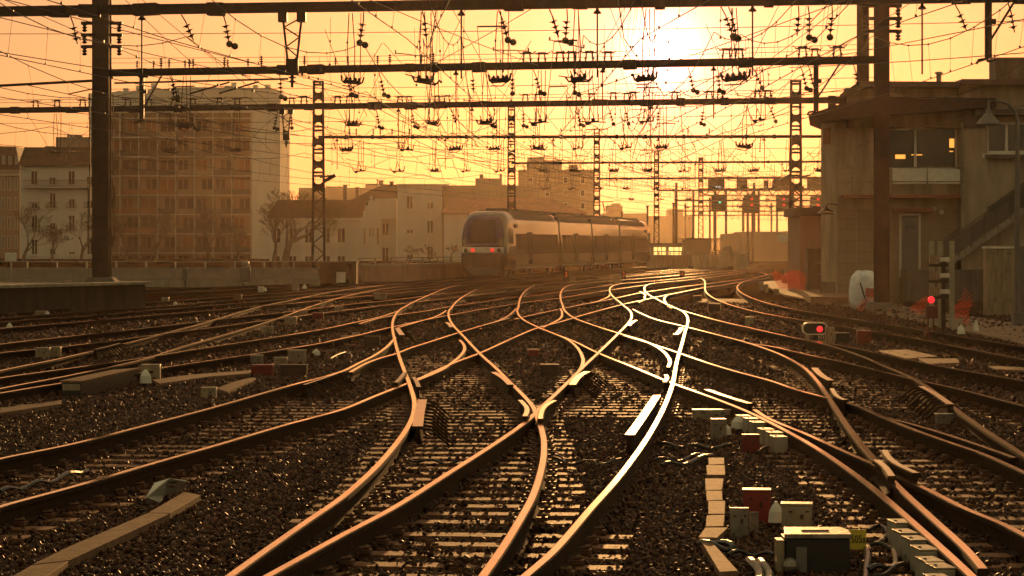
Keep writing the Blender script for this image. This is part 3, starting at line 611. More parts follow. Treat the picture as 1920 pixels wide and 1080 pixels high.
# 4th to 7th: thinner tube beams on lattice masts
def tubebeam(g, p, q, r):
    m = MB(); m.tube([p, q], r, 8); d = q - p; n = int(d.length / 1.6)
    for i in range(1, n): m.box(p + d * ((i + random.uniform(-.2, .2)) / n), (.14, r*2.6, r*2.7))
    m.build('beam', M_steel_dark, g.t)
specs = [(4, (597, 257), (1492, 256), 'fourth gantry, a thin tube beam between two lattice masts', [597, 1492], .085, 10.8, 1560),
         (5, (960, 306), (1560, 303), 'fifth gantry starting at the lattice mast behind the front of the train', [959], .075, 11.9, 1660),
         (6, (1120, 335), (1560, 333), 'sixth gantry starting at the lattice mast behind the middle of the train', [1119], .09, 12.2, 1700),
         (7, (1232, 357), (1560, 356), 'seventh gantry starting at the lattice mast behind the tail end of the train', [1231], .09, 12.0, 1700)]
GG = {1: G1, 2: G2, 3: G3}
for k, l, r, lab, masts, br, top, endpx in specs:
    g = Gantry(l, r, lab); GG[k] = g; tubebeam(g, g.at(masts[0]), g.at(endpx), br)
    for px in masts:
        c = g.at(px); lattice(g.t, (c.x, c.y), GZ, top, .66 if k == 4 else .56, .48 if k == 4 else .44, 5.2)
        if k == 4:
            m = MB(); m.box((c.x, c.y, .0 if px < 900 else .15), (1.5, 1.3, .5 if px < 900 else .9), taper=.75); m.build('mast_footing', M_conc_d, g.t)
            m = MB(); m.tube([(c.x + .1, c.y - .2, 5.6), (c.x + .75, c.y - .4, 5.7)], .05, 6); m.box((c.x + (.65 if px < 900 else -.6), c.y - .4, 5.55), (.7, .4, .18), ry=-.5); m.build('floodlight', M_steel_dark, g.t)
            if px > 900: m = MB(); m.box((c.x - .45, c.y - .3, 1.97 + (458-446)/34.5), (1.05, .05, .4)); m.build('name_board', M_white, g.t)
    c = g.at(endpx); m = MB(); h_mast(m, (c.x, c.y), GZ, 10, .4, .4); m.build('mast', M_mast, g.t)
    x0 = masts[0]; xs = np.linspace(x0 + 12, 1545, {4: 15, 5: 12, 6: 9, 7: 7}[k])
    hs = [float(x) + random.uniform(-8, 8) for x in xs]
    for x in hs[1::1]: 
        if not (k == 4 and abs(x - 1492) < 14): hanger(g, k, x, 1.1)
    if k < 6: pulloffs(g, k, hs[1::2])
    for x in hs[::2]: place('insulator_string', 'string', g.t, g.at(x + 12, BZ - br), (0, random.uniform(-.7, .3), 0), 1.0)
    for x in hs[::3]: place('drop_rod', 'rod', g.t, g.at(x + 20, BZ - br))
    if k == 4:
        for x in (655, 668, 700, 713, 735, 768, 1290, 1330, 1400): place('pin_insulator', 'pin', g.t, g.at(x, BZ + br), sc=1.1)
    span(g, masts[0], 1560, (7.2,), .012)
# small distant gantries
for i, (Y, x0, x1) in enumerate(((345, 1268, 1560), (395, 1300, 1545), (455, 1268, 1520), (520, 1285, 1500))):
    y = HY - (BZ - CAMZ) * F / Y; g = Gantry((x0, y), (x1, y), ['largest of the far hazy gantries at the throat end', 'hazy far gantry second in line beyond the signals', 'faint far gantry third in line beyond the signals', 'faintest and smallest gantry at the vanishing point'][i])
    tubebeam(g, g.at(x0), g.at(x1), .11)
    for px in np.linspace(x0, x1, 5):
        c = g.at(float(px)); m = MB(); m.box((c.x, c.y, 5), (.34, .34, 10.4)); m.build('mast', M_mast, g.t)
    for px in np.linspace(x0, x1, 18): place('insulator_string', 'string', g.t, g.at(float(px) + random.uniform(-4, 4), BZ - .1), (0, random.uniform(-.5, .5), 0), 1.6)
for i, (px, yt, Y, lab) in enumerate(((1214, 387, 330, 'slim distant mast just right of the tail end of the train'), (1263, 382, 300, 'left of two slim masts standing close together beyond the train'),
        (1268, 374, 290, 'right and taller of two slim masts standing close together beyond the train'), (1300, 375, 310, 'slim distant mast above the small flat roofed hut'), (1166, 398, 340, 'short distant mast rising just behind the train roof'))):
    p = Q(px, yt, Y); m = MB(); m.tube([(p.x, p.y, GZ), (p.x, p.y, p.z)], [.16, .12], 8); m.lathe((p.x, p.y, p.z - .1), [(0, .2), (.15, .2), (.2, .1)], 8)
    tag(m.build('catenary_mast', M_mast), lab, 'mast', 'slim masts in the distance')

# ------------------------------------------------------------------ overhead wires following the tracks
fc = [(100, -12), (157, -1.2), (211, 10.6), (289, 26), (330, 36), (400, 56), (520, 95)]
def C_(Y): return float(np.interp(Y, [a for a, b in fc], [b for a, b in fc]))
def centre(a, b, off=0):
    A, B = WR[a][0], WR[b][0]; yl = max(min(p.y for p in A), min(p.y for p in B)); yh = min(max(p.y for p in A), max(p.y for p in B)); yh = min(yh, 150)
    def f(Y):
        if Y < yl + 2:
            x0 = (xat(a, yl + 2) + xat(b, yl + 2)) / 2; x1 = (xat(a, yl + 14) + xat(b, yl + 14)) / 2; return x0 + (x1 - x0) / 12 * (Y - yl - 2) + off
        if Y > yh: return (xat(a, yh) + xat(b, yh)) / 2 + (C_(Y) - C_(yh)) * .95 + off
        return (xat(a, Y) + xat(b, Y)) / 2 + off
    return f
GY = [28, 45, 62.5, 85, 110, 140, 185, 230, 282, 345, 395, 455]
lines = [(centre('R1','R3'), 'over the track at bottom centre left'), (centre('R2','R4'), 'over the glowing track at bottom centre'), (centre('L1','L2'), 'over the track of the lower left corner'),
 (centre('L4','L5'), 'over the track leaving at lower right'), (centre('S2','S1'), 'over the track curving to the right edge'), (centre('S2b','S1b'), 'over the straight track at the right edge'), (centre('S3','S4'), 'over the outermost right track'),
 (centre('A9','A7'), 'over the left track below the crossovers'), (centre('A5','A4'), 'over the left track under the crossover rails'), (centre('A3','A2'), 'over the second track from the platform'), (centre('A1p','A1'), 'over the track beside the platform'),
 (centre('A1p','A1', -7.5), 'left of the platform'), (centre('A1p','A1', -11.5), 'far left of the platform'), (centre('S3','S4', 4.5), 'above the signal box side of the yard')]
for f, lab in lines:
    base = Vector((f(62.5), 62.5, 5.5)); t = thing('overhead_line', 'catenary wires with droppers ' + lab, 'overhead line', base, 'overhead lines following the tracks')
    mes = MB(); con = MB(); dr = MB(); con2 = MB(); ph = random.uniform(-.15, .15); A = []; B = []
    for i in range(len(GY) - 1):
        y0, y1 = GY[i], GY[i+1]; n = 8; zz = 5.95
        st0 = .2 * (-1) ** i
        for q in range(n):
            u = q / n; Y = y0 + (y1 - y0) * u; x0, x1 = f(y0), f(y1); x = x0 + (x1 - x0) * u
            A.append(Vector((x, Y, 6.95 - .75 * (1 - (2*u - 1)**2) + ph))); B.append(Vector((x + st0 * (1 - 2*u), Y, 5.55)))
            if q and y1 < 300:
                dr.tube([A[-1], B[-1] + Vector((0, 0, .01))], .004 if y1 < 120 else .007, 3, caps=False); dr.box(A[-1], (.03, .05, .04)); dr.box(B[-1] + Vector((0,0,.02)), (.03, .05, .04))
    rr = [.008 + .00004 * p.y for p in A]
    mes.tube(A, rr, 5); con.tube(B, [r*.9 for r in rr], 5)
    mes.build('messenger_wire', M_wire, t); con.build('contact_wire', M_wire, t); d = dr.build('dropper_wires', M_wire, t); d['kind'] = 'stuff'
# anchoring and crossing wires between neighbouring gantries
rnd = random.Random(5)
AW = [(1,1, 150, 7.7, 2, 640, 7.3), (1, 1, 20, 7.7, 2, 470, 7.6), (1,1,270,7.7,2,380,7.8), (1,1,0,6.9,2,520,7.0), (1,1,760,7.7,2,1010,7.8),(1,1,1010,7.9,2,800,7.8),(1,1,1540,7.7,2,1090,6.9),
      (1,1,1920,6.6,2,1480,7.6),(1,1,1840,7.2,2,1300,7.2),(2,2,1640,7.0,3,1180,7.5),(2,2,430,7.9,3,820,7.7),(2,2,220,7.0,3,620,7.7),(2,2,60,7.4,3,560,6.6),(2,2,1400,7.9,3,1120,6.6),
      (3,3,100,7.8,4,650,7.7),(3,3,1500,7.5,4,1200,6.8),(3,3,430,6.4,4,760,7.5),(3,3,700,7.8,4,930,6.3),(4,4,650,7.7,5,1010,7.4),(4,4,1490,9.6,5,1240,7.5),(4,4,597,9.0,5,1100,7.7),(3,3,1618,10.5,4,1300,7.5),(2,2,1650,10.5,3,1330,7.8),(1,1,1990,10,2,1550,8.0),(1,1,-200,9.5,2,300,8.0),(2,2,191,11.5,3,500,8.1)]
for i, (_, k0, p0, z0, k1, p1, z1) in enumerate(AW):
    a = GG[k0].at(p0, z0); b = GG[k1].at(p1, z1); a = a + (a - b) * (.9 if k0 == 1 else .02); m = MB()
    n = 12; m.tube([a.lerp(b, q/n) + Vector((0, 0, -.12 * (1 - (2*q/n - 1)**2))) for q in range(n + 1)], .0095 + .002 * k0, 4)
    if i % 3 == 0:
        for q in (.86, .9, .94): m.box(a.lerp(b, q) + Vector((0,0,-.03)), (.06, .12, .08))
    tag(m.build('anchor_wire', M_wire), 'slanting anchor wire reaching the %s gantry, %s in the bundle from the left' % (ordw(k1 - 1), ordw(sorted([r[5] for r in AW if r[4] == k1]).index(p1))), 'wire', 'slanting wires between the gantries')

# ------------------------------------------------------------------ signal gantry and signals
g = Gantry((1318, 0), (1560, 0), 'truss gantry carrying four sets of colour light signals in the haze', 'signal_gantry', None)
SY = 300.0; sp = lambda px, py: Q(px, py, SY)
g.t.location = (sp(1318, 0).x, SY, GZ)
m = MB(); z0, z1 = sp(0, 366).z, sp(0, 354).z
for z in (z0, z1): m.bbox(sp(1312, 0).x, sp(1585, 0).x, SY - .15, SY + .15, z - .07, z + .07)
n = 26
for i in range(n):
    xa = sp(1312 + i * 10.5, 0).x; m.tube([(xa, SY, z0 if i % 2 else z1), (xa + 10.5 * SY / F, SY, z1 if i % 2 else z0)], .05, 4)
m.build('truss', M_steel_dark, g.t)
for px in (1402, 1411, 1585):
    p = sp(px, 362); m = MB(); m.tube([(p.x, SY, GZ), (p.x, SY, p.z)], .15, 8); m.build('mast', M_mast, g.t)
c = sp(1314, 0); lattice(g.t, (c.x, SY), GZ, sp(0, 296).z, .55, .45, 6)
def sighead(px, x0, x1, y0, y1, lamps, label):
    p = sp(px, y1); t = thing('railway_signal', label, 'signal', (p.x, SY - .4, p.z), 'signal heads on the far gantry')
    m = MB(); m.bbox(sp(x0,0).x, sp(x1,0).x, SY - .45, SY - .3, sp(0,y1).z, sp(0,y0).z); m.bbox(sp(px-2,0).x, sp(px+2,0).x, SY - .3, SY + .1, sp(0,y1).z + .3, sp(0, y0).z); m.build('backboard', M_black, t, bevel=.06)
    for lx, ly, mt in lamps:
        q = sp(lx, ly); m = MB(); m.lathe((q.x, SY - .46, q.z), [(0, .15), (.03, .15), (.05, .1)], 10, axis=(0, -1, 0)); m.build('lamp', mt, t)
        m = MB(); m.tube([(q.x - .17, SY - .46, q.z), (q.x - .17, SY - .75, q.z + .1), (q.x + .17, SY - .75, q.z + .1), (q.x + .17, SY - .46, q.z)], .03, 4); m.build('hood', M_black, t)
sighead(1347, 1333, 1361, 367, 396, [(1349, 379, M_greenlamp)], 'black signal head with one green light')
sighead(1343, 1327, 1358, 334, 356, [(1343, 350.5, M_whitelamp), (1348.5, 350.5, M_whitelamp)], 'dark board with two small white lights above the green signal')
sighead(1409, 1394, 1423, 366, 400, [(1409, 373, M_redlamp), (1409, 384, M_redlamp)], 'leftmost of the signal heads showing two red lights')
sighead(1469, 1454, 1483, 366, 397, [(1469, 373, M_redlamp), (1469, 384, M_redlamp)], 'middle signal head of those showing two red lights')
sighead(1533, 1519, 1548, 366, 397, [(1533, 373, M_redlamp), (1533, 384, M_redlamp)], 'rightmost signal head with two red lights beside the building lamp')
for i, (x, w_) in enumerate(((1391, 20), (1436, 9), (1452, 8), (1465, 30), (1530, 34))):
    m = MB(); q0, q1 = sp(x - w_/2, 356), sp(x + w_/2, 333 if w_ > 15 else 338); m.bbox(q0.x, q1.x, SY - .3, SY, q0.z, q1.z); m.build('equipment_board', M_steel_dark, g.t)

# ------------------------------------------------------------------ the train
TH = R(10.0)
tr = thing('passenger_train', 'silver four car railcar with purple tail and two red tail lights', 'train', (-1.78, 157, 0)); tr.rotation_euler = (0, 0, -TH)
M_tbody = mat('train_silver_side_paint', (.17, .14, .11), .07, .45, var=.06, scale=1.5)
M_tdark = mat('train_dark_glazing', (.010, .009, .009), .07, 0, spec=.4)
M_taillamp = mat('red_tail_lamp', (.5, .02, .02), .3, emit=(1, .03, .03), estr=.8)
M_tlow = mat('train_dark_ground_reflection', (.03, .02, .015), .35, 0, var=.1, spec=.3)  # dark colour standing in for the ground reflected in the lower side
M_tblue = mat('train_purple_end_paint', (.05, .03, .10), .22, .1)
M_tgrey = mat('train_grey_underframe', (.10, .085, .075), .55, .2, var=.2)
M_troof = mat('train_roof_grille', (.07, .055, .04), .5, .2)
def sect(w_, zt, zb=.35, rr=.75, n=7):      # body cross-section, half outline right side then mirrored
    pts = [(w_*.90, zb), (w_, zb + .35), (w_*1.0, 1.4), (w_*.985, 2.3), (w_*.94, zt - rr*1.05)]
    for i in range(n + 1):
        a = math.pi/2 * i / n; pts.append((w_*.94 - rr*.95 + rr*.95*math.cos(a) if w_ > rr else w_*.94*math.cos(a), zt - rr + rr*math.sin(a)))
    return pts + [(-x, z) for x, z in pts[::-1]]
def loft(m, stations, cap0=True, cap1=True, mi=0):
    n = None; vs = []; fs = []
    for s_, pts in stations:
        n = len(pts)
        for x, z in pts: vs.append((x, s_, z))
    for i in range(len(stations) - 1):
        for j in range(n): fs.append((i*n + j, i*n + (j+1) % n, (i+1)*n + (j+1) % n, (i+1)*n + j))
    if cap0: fs.append(tuple(range(n)))
    if cap1: fs.append(tuple(range((len(stations)-1)*n, len(stations)*n))[::-1])
    m.add(vs, fs, mi)
nose = [(0, 1.08, 1.75, .35), (.06, 1.24, 2.3, .4), (.2, 1.34, 2.85, .5), (.42, 1.40, 3.25, .6), (.75, 1.435, 3.6, .68), (1.2, 1.46, 3.88, .72), (1.8, 1.475, 4.0, .75)]
cars = [(0, 20.6), (21.3, 36.2), (36.9, 51.8), (52.5, 73)]
for ci_, (s0, s1) in enumerate(cars):
    body = MB()
    if ci_ == 0:
        loft(body, [(s, sect(w_, zt, .42 if s > .3 else .5, rr)) for s, w_, zt, rr in nose] + [(s1, sect(1.475, 4.0))])
    elif ci_ == 3: loft(body, [(s0, sect(1.475, 4.0))] + [(73 - s, sect(w_, zt, .42, rr)) for s, w_, zt, rr in nose[::-1]])
    else: loft(body, [(s0, sect(1.475, 4.0)), (s1, sect(1.475, 4.0))])
    c = body.build('car_body', M_tbody, tr, local=True, smooth=True); md_ = c.modifiers.new('e', 'EDGE_SPLIT'); md_.split_angle = R(35)
    a0 = s0 + (3.2 if ci_ == 0 else .4); a1 = s1 - (3.2 if ci_ == 3 else .4)
    for sx in (1, -1):
        X = 1.478 * sx; m = MB(); yy = a0
        # window band in panes, doors in between
        doors = {0: [8.6], 1: [28.6], 2: [44.2], 3: [60.0]}[ci_]; edges = [a0] + [v for d in doors for v in (d - .85, d + .85)] + [a1]
        for k in range(0, len(edges), 2):
            e0, e1 = edges[k] + .15, edges[k+1] - .15; n = max(1, round((e1 - e0) / 1.9))
            for q in range(n):
                u0 = e0 + (e1 - e0) * q / n + .04; u1 = e0 + (e1 - e0) * (q+1) / n - .04
                m.add([(X*1.0, u0, 1.62), (X*1.0, u1, 1.62), (X*.992, u1, 2.62), (X*.992, u0, 2.62), (X*1.006, u0, 1.62), (X*1.006, u1, 1.62), (X*.998, u1, 2.62), (X*.998, u0, 2.62)], [(4,5,6,7),(0,1,5,4),(1,2,6,5),(2,3,7,6),(3,0,4,7)])
        m.build('window', M_tdark, c, local=True)
        if ci_ in (0, 3):
            u0, u1 = (.95, 2.5) if ci_ == 0 else (70.5, 72.05); m = MB(); m.prism([(X*.965, u0, 2.0), (X*.965, u1, 2.0), (X*.955, u1, 2.95), (X*.955, u0 + .35, 2.95)], (X*.035, 0, 0)); m.build('cab_window', M_tdark, c, local=True)
            m = MB(); uc = 3.6 if ci_ == 0 else 69.4; m.prism([(X*.93, uc + .42*math.cos(a_*.5236), 3.12 + .15*math.sin(a_*.5236)) for a_ in range(12)], (X*.055, 0, 0)); m.build('oval_logo', M_black, c, local=True)  # plain black oval standing for the logo
        for d in doors:
            for h in (-.38, .38):
                m = MB(); m.bbox(X*.995, X*1.012, d + h - .34, d + h + .34, .72, 2.75); dd = m.build('door', M_tbody, c, local=True)
                m = MB(); m.bbox(X*1.0, X*1.018, d + h - .2, d + h + .2, 1.3, 2.55); m.build('door_glass', M_tdark, dd, local=True)
        m = MB(); m.bbox(X*.93, X*1.003, a0, a1, .44, .62); m.build('skirt', M_tgrey, c, local=True)
        m = MB(); m.bbox(X*.99, X*1.004, a0, a1, .66, 1.33); m.build('lower_reflection_strip', M_tlow, c, local=True)  # added strip, paints the dark ground reflection along the lower side
    # roof grilles
    m = MB(); n = int((a1 - a0) / 1.25)
    for q in range(n):
        u0 = a0 + q * 1.25 + .05
        for sx in (1, -1):
            for r_ in range(5): an = R(22 + 8.5 * r_); m.box((sx * (.675 + .74 * math.cos(an)), u0 + .55, 3.25 + .775 * math.sin(an)), (.05, 1.05, .06), ry=-sx*an)
    m.build('roof_grille', M_troof, c, local=True)
    m = MB(); m.bbox(-.95, .95, a0 + .5, a1 - .5, 3.98, 4.1)
    for q in range(4): u = a0 + (a1 - a0) * (q + .5) / 4; m.box((random.uniform(-.2,.2), u, 4.14), (1.2, 1.9, .14))
    m.build('roof_equipment', M_tgrey, c, local=True)
    if ci_ < 3: m = MB(); m.bbox(-1.36, 1.36, s1 - .05, s1 + .75, .6, 3.85); m.build('gangway', M_black, tr, local=True)
    m = MB(); m.bbox(-1.1, 1.1, s0 + .9, s1 - .9, .36, .7); m.build('underframe', M_tgrey, c, local=True)
for u in (4.2, 21, 36.5, 52, 68.8):
    b = MB(); b.bbox(-1.15, 1.15, u - 1.5, u + 1.5, .35, .68); b.box((1.2, u, .5), (.12, 2.3, .22)); b.box((-1.2, u, .5), (.12, 2.3, .22)); bo = b.build('bogie', M_tgrey, tr, local=True)
    for du in (-1.0, 1.0):
        for sx in (-1, 1):
            m = MB(); m.lathe((sx*.70, u + du, .43), [(0, .1), (0.01, .43), (.1, .43), (.12, .38), (.13, .08)], 18, axis=(sx, 0, 0)); m.build('wheel', M_tgrey, bo, local=True)
def front(x, z):                       # s coordinate of the nose surface at height z on its outer face
    zs = [.35, 1.75, 2.3, 2.85, 3.25, 3.6, 3.88, 4.0]; ss = [0.02, 0, .06, .2, .42, .75, 1.2, 1.8]; return float(np.interp(z, zs, ss))
def nosepatch(m, x0, x1, z0, z1, off, nz=10, nx=10, wf=None):
    vs = []; fs = []
    for i in range(nz + 1):
        z = z0 + (z1 - z0) * i / nz; k = wf(z) if wf else 1
        for j in range(nx + 1):
            x = (x0 + (x1 - x0) * j / nx) * k; vs.append((x, front(x, z) - off + .10 * max(0, abs(x) / 1.35) ** 4, z))
    for i in range(nz):
        for j in range(nx): a = i*(nx+1)+j; fs.append((a, a+1, a+nx+2, a+nx+1))
    m.add(vs, fs)
m = MB(); nosepatch(m, -1.2, 1.2, 1.80, 3.78, .035, 14, 12, lambda z: float(np.interp(z, [1.8, 2.6, 3.2, 3.78], [1.06, 1.08, .98, .72]))); o = m.build('end_mask', M_tblue, tr, local=True, smooth=True); so_ = o.modifiers.new('t', 'SOLIDIFY'); so_.thickness = .03
m = MB(); nosepatch(m, -.86, .86, 2.05, 3.45, .062, 12, 8, lambda z: float(np.interp(z, [2, 3.45], [1, .82]))); m.build('windscreen', M_tdark, o, local=True, smooth=True)
m = MB(); nosepatch(m, -1.3, 1.3, 1.42, 1.80, .05, 4, 12); band = m.build('light_band', M_white, tr, local=True, smooth=True); so_ = band.modifiers.new('t', 'SOLIDIFY'); so_.thickness = .04
for x, mt, nm in ((-1.02, M_insul, 'headlight'), (1.02, M_insul, 'headlight'), (-.60, M_taillamp, 'tail_light'), (.60, M_taillamp, 'tail_light')):
    m = MB(); m.lathe((x, -.04, 1.61), [(0, .125), (.05, .125), (.07, .10), (.075, .02)], 16, axis=(0, -1, 0)); m.build(nm, mt, band, local=True)
m = MB(); m.bbox(-.62, .62, -.06, .1, .55, 1.38); m.build('coupler_cover', M_black, tr, local=True)
m = MB(); m.prism([(-1.15, -.02, .55), (1.15, -.02, .55), (.75, -.12, .12), (-.75, -.12, .12)], (0, .25, 0)); m.build('snowplough', M_tgrey, tr, local=True)
m = MB(); m.tube([(0,0,4.1),(0,.9,4.7),(0,-.1,5.35)], .05, 5); m.box((0,-.1,5.4),(1.7,.12,.06)); m.box((0,.2,5.4),(1.5,.06,.05)); m.box((0,.4,4.15),(.9,1.2,.12))
pg = m.build('pantograph', M_steel_dark, tr, local=True); pg.location = (0, 52.5, 0)
#@@NEXT
# ------------------------------------------------------------------ far buildings (built at their distance, bases hidden behind the parapet)
def bld(name, label, cat, x0, x1, ytop, Y, m_, depth=14, yb=None, rz=0, group='buildings beyond the railway'):
    a, b = Q(x0, ytop, Y), Q(x1, ytop, Y); t = thing(name, label, cat, ((a.x + b.x)/2, Y, GZ), group)
    mb = MB(); mb.bbox(a.x, b.x, Y, Y + depth, GZ - .05, a.z); mb.build('wall', m_, t); return t
def windows(t, rects, Y, fm, gm=None, dep=.35, sill=True, cross=True, curtain=None):
    for (x0, x1, y0, y1) in rects:
        a, b = Q(x0, y1, Y), Q(x1, y0, Y); fr = .10
        m = MB(); Yf = Y - .06
        for (u0, u1, v0, v1) in ((a.x, b.x, b.z - fr, b.z), (a.x, b.x, a.z, a.z + fr), (a.x, a.x + fr, a.z + fr, b.z - fr), (b.x - fr, b.x, a.z + fr, b.z - fr)): m.bbox(u0, u1, Yf - .05, Y + .02, v0, v1)
        if cross: m.bbox((a.x+b.x)/2 - .05, (a.x+b.x)/2 + .05, Yf - .035, Y + .02, a.z + fr, b.z - fr)
        if sill: m.bbox(a.x - .18, b.x + .18, Y - .3, Y + .02, a.z - .18, a.z - .001)
        w_ = m.build('window', fm, t)
        m = MB(); m.bbox(a.x + fr, b.x - fr, Y - .055, Y + .02, a.z + fr, b.z - fr); m.build('pane', gm or M_glass, w_)
        if curtain and random.random() < curtain:
            m = MB(); m.bbox(a.x + fr, b.x - fr, Y - .075, Y - .056, b.z - fr - (b.z - a.z) * random.uniform(.3, .9), b.z - fr); m.build('blind', M_stucco_far, w_)
M_pane_far = mat('far_window_glass', (.035, .02, .014), .5, 0, spec=.2)
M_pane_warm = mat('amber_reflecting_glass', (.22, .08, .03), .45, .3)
M_rail_iron = mat('iron_balcony_railing', (.05, .035, .028), .7)
# apartment slab with eight floors of loggias
Y = 390
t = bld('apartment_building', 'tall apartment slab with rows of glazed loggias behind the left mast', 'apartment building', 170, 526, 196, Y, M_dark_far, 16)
q = lambda px, py, d=0: Q(px, py, Y)
m = MB(); m.bbox(q(474,0).x, q(527,0).x, Y - 1.3, Y - .02, GZ, q(0,172).z); m.build('end_wall', M_stucco_far, t)
m = MB(); m.bbox(q(168,0).x, q(473.5,0).x, Y - 1.2, Y - .02, q(0,212).z, q(0,185).z); m.prism([q(168,185)+Vector((0,-1.2,.01)), q(474,183)+Vector((0,-1.2,.01)), q(526,180)+Vector((0,-1.2,.01)), q(526,171)+Vector((0,-1.2,.01)), q(500,166)+Vector((0,-1.2,.01)), q(360,164)+Vector((0,-1.2,.01)), q(168,176)+Vector((0,-1.2,.01))], (0, 10, 0)); ro = m.build('roof', M_stucco_far, t)
for x, w_, yt in ((218, 8, 168), (230, 9, 163), (254, 8, 158), (283, 9, 154), (357, 6, 166), (425, 14, 158), (434, 8, 152), (475, 8, 157), (498, 9, 156)):
    m = MB(); m.bbox(q(x - w_/2, 0).x, q(x + w_/2, 0).x, Y + 3, Y + 4, q(0, 190).z, q(0, yt).z); m.bbox(q(x - w_/2 - 1, 0).x, q(x + w_/2 + 1, 0).x, Y + 2.9, Y + 4.1, q(0, yt+3).z, q(0, yt+1).z); m.build('chimney', M_stucco_far, ro)
m = MB(); m.bbox(q(362,0).x, q(450,0).x, Y + 2, Y + 8, q(0, 172).z, q(0, 163).z); m.build('lift_housing', M_stucco_far, ro)
floors = [222, 258, 294.5, 330, 366, 402, 438, 474, 510]
for i, fy in enumerate(floors):
    m = MB(); m.bbox(q(168,0).x, q(473,0).x, Y - 1.5, Y - .001, q(0, fy + 1.2).z, q(0, fy - .6).z); m.build('floor_slab', M_stucco_far, t)
for j, px in enumerate((172, 192, 227, 262, 297, 331, 366, 401, 436, 472)):
    m = MB(); m.bbox(q(px - .7,0).x, q(px + .7,0).x, Y - 1.35, Y - .02, GZ, q(0, 212).z); m.build('divider', M_stucco_far, t)
xs = [173, 192.5, 227.5, 262.5, 297.5, 331.5, 366.5, 401.5, 436.5, 472]
for i in range(len(floors) - 1):
    y0, y1 = floors[i] + 1, floors[i+1] - 1
    for j in range(len(xs) - 1):
        a, b = xs[j] + 1, xs[j+1] - 1
        m = MB(); k = random.random(); u0 = a + (b - a) * (.08 if k < .6 else .35); u1 = a + (b - a) * (.92 if k > .3 else .6)
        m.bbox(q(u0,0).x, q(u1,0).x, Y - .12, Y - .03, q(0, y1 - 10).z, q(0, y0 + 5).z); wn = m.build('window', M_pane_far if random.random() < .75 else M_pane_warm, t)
        m = MB(); m.bbox(q((u0+u1)/2 - .4,0).x, q((u0+u1)/2 + .4,0).x, Y - .16, Y - .121, q(0, y1 - 10).z, q(0, y0 + 5).z); m.build('mullion', M_stucco_far, wn)
        if random.random() < .8:
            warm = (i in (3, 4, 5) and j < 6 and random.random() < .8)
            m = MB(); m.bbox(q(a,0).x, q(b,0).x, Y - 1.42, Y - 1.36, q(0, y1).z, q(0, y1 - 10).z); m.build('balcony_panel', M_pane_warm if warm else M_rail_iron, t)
windows(t, [(498, 501, 262, 270), (498, 501, 298, 306), (498, 501, 334, 342)], Y - 1.3, M_stucco_far, M_pane_far, sill=False, cross=False)
# house with french windows
Y = 380; q = lambda px, py: Q(px, py, Y)
t = bld('town_house', 'pale town house with french windows and iron balconies behind bare trees', 'house', 38, 172, 308, Y, M_stucco_far, 12)
m = MB(); m.prism([q(34, 308), q(176, 308), q(172, 276), (q(46, 276))], (0, 9, 0)); m.bbox(q(34,0).x, q(176,0).x, Y - .7, Y - .01, q(0, 311).z, q(0, 307.5).z); rf = m.build('roof', M_roof, t)
m = MB(); m.bbox(q(100,0).x, q(176,0).x, Y + 2, Y + 8, q(0, 280).z, q(0, 256).z); m.bbox(q(120,0).x, q(140,0).x, Y + 2.5, Y + 7, q(0, 256).z, q(0, 251).z); m.bbox(q(79,0).x, q(96,0).x, Y + 2, Y + 5, q(0,280).z, q(0,273).z); m.build('chimney', M_dark_far, rf)
windows(t, [(x, x + 13, 320, 347) for x in (58, 92, 128, 162)], Y, M_stucco_far, M_pane_far, curtain=.9)
for ya, yb_ in ((361, 390), (403, 431), (448, 478)): windows(t, [(x, x + 12, ya, yb_) for x in (59, 93, 129, 163)], Y, M_stucco_far, M_pane_far, curtain=.3)
m = MB(); m.bbox(q(46,0).x, q(174,0).x, Y - 1.0, Y - .01, q(0, 352.5).z, q(0, 350).z); m.build('balcony_slab', M_stucco_far, t)
def railing(t, x0, x1, y0, y1, Y, d, name='balcony_railing'):
    m = MB(); a, b = Q(x0, y1, Y), Q(x1, y0, Y)
    for z in (a.z + .05, b.z): m.bbox(a.x, b.x, Y - d - .03, Y - d, z - .04, z + .04)
    n = int((b.x - a.x) / .16)
    for i in range(n + 1): u = a.x + (b.x - a.x) * i / n; m.bbox(u - .02, u + .02, Y - d - .025, Y - d - .005, a.z, b.z)
    m.build(name, M_rail_iron, t)
railing(t, 46, 174, 338, 350, Y, .95)
for y0, y1 in ((380, 389.5), (423, 432)):
    for x in (55, 88, 124, 158): railing(t, x, x + 20, y0, y1, Y, .4)
Y = 400; q = lambda px, py: Q(px, py, Y)
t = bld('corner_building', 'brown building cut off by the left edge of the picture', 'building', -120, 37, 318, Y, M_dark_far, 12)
m = MB(); m.prism([q(-120, 318), q(38, 318), q(30, 275), q(-100, 270)], (0, 8, 0)); rf = m.build('roof', M_roof, t)
windows(t, [(x, x + 7, y, y + 24) for y in (333, 370, 406, 442) for x in (2, 14, 26)], Y, M_stucco_far, M_pane_far, sill=False)
windows(t, [(x, x + 6, 292, 308) for x in (4, 16, 28)], Y - .05, M_stucco_far, M_pane_far, sill=False)
m = MB(); m.bbox(q(-100,0).x, q(38,0).x, Y - .5, Y - .01, q(0, 329).z, q(0, 327).z); m.build('cornice', M_stucco_far, t)
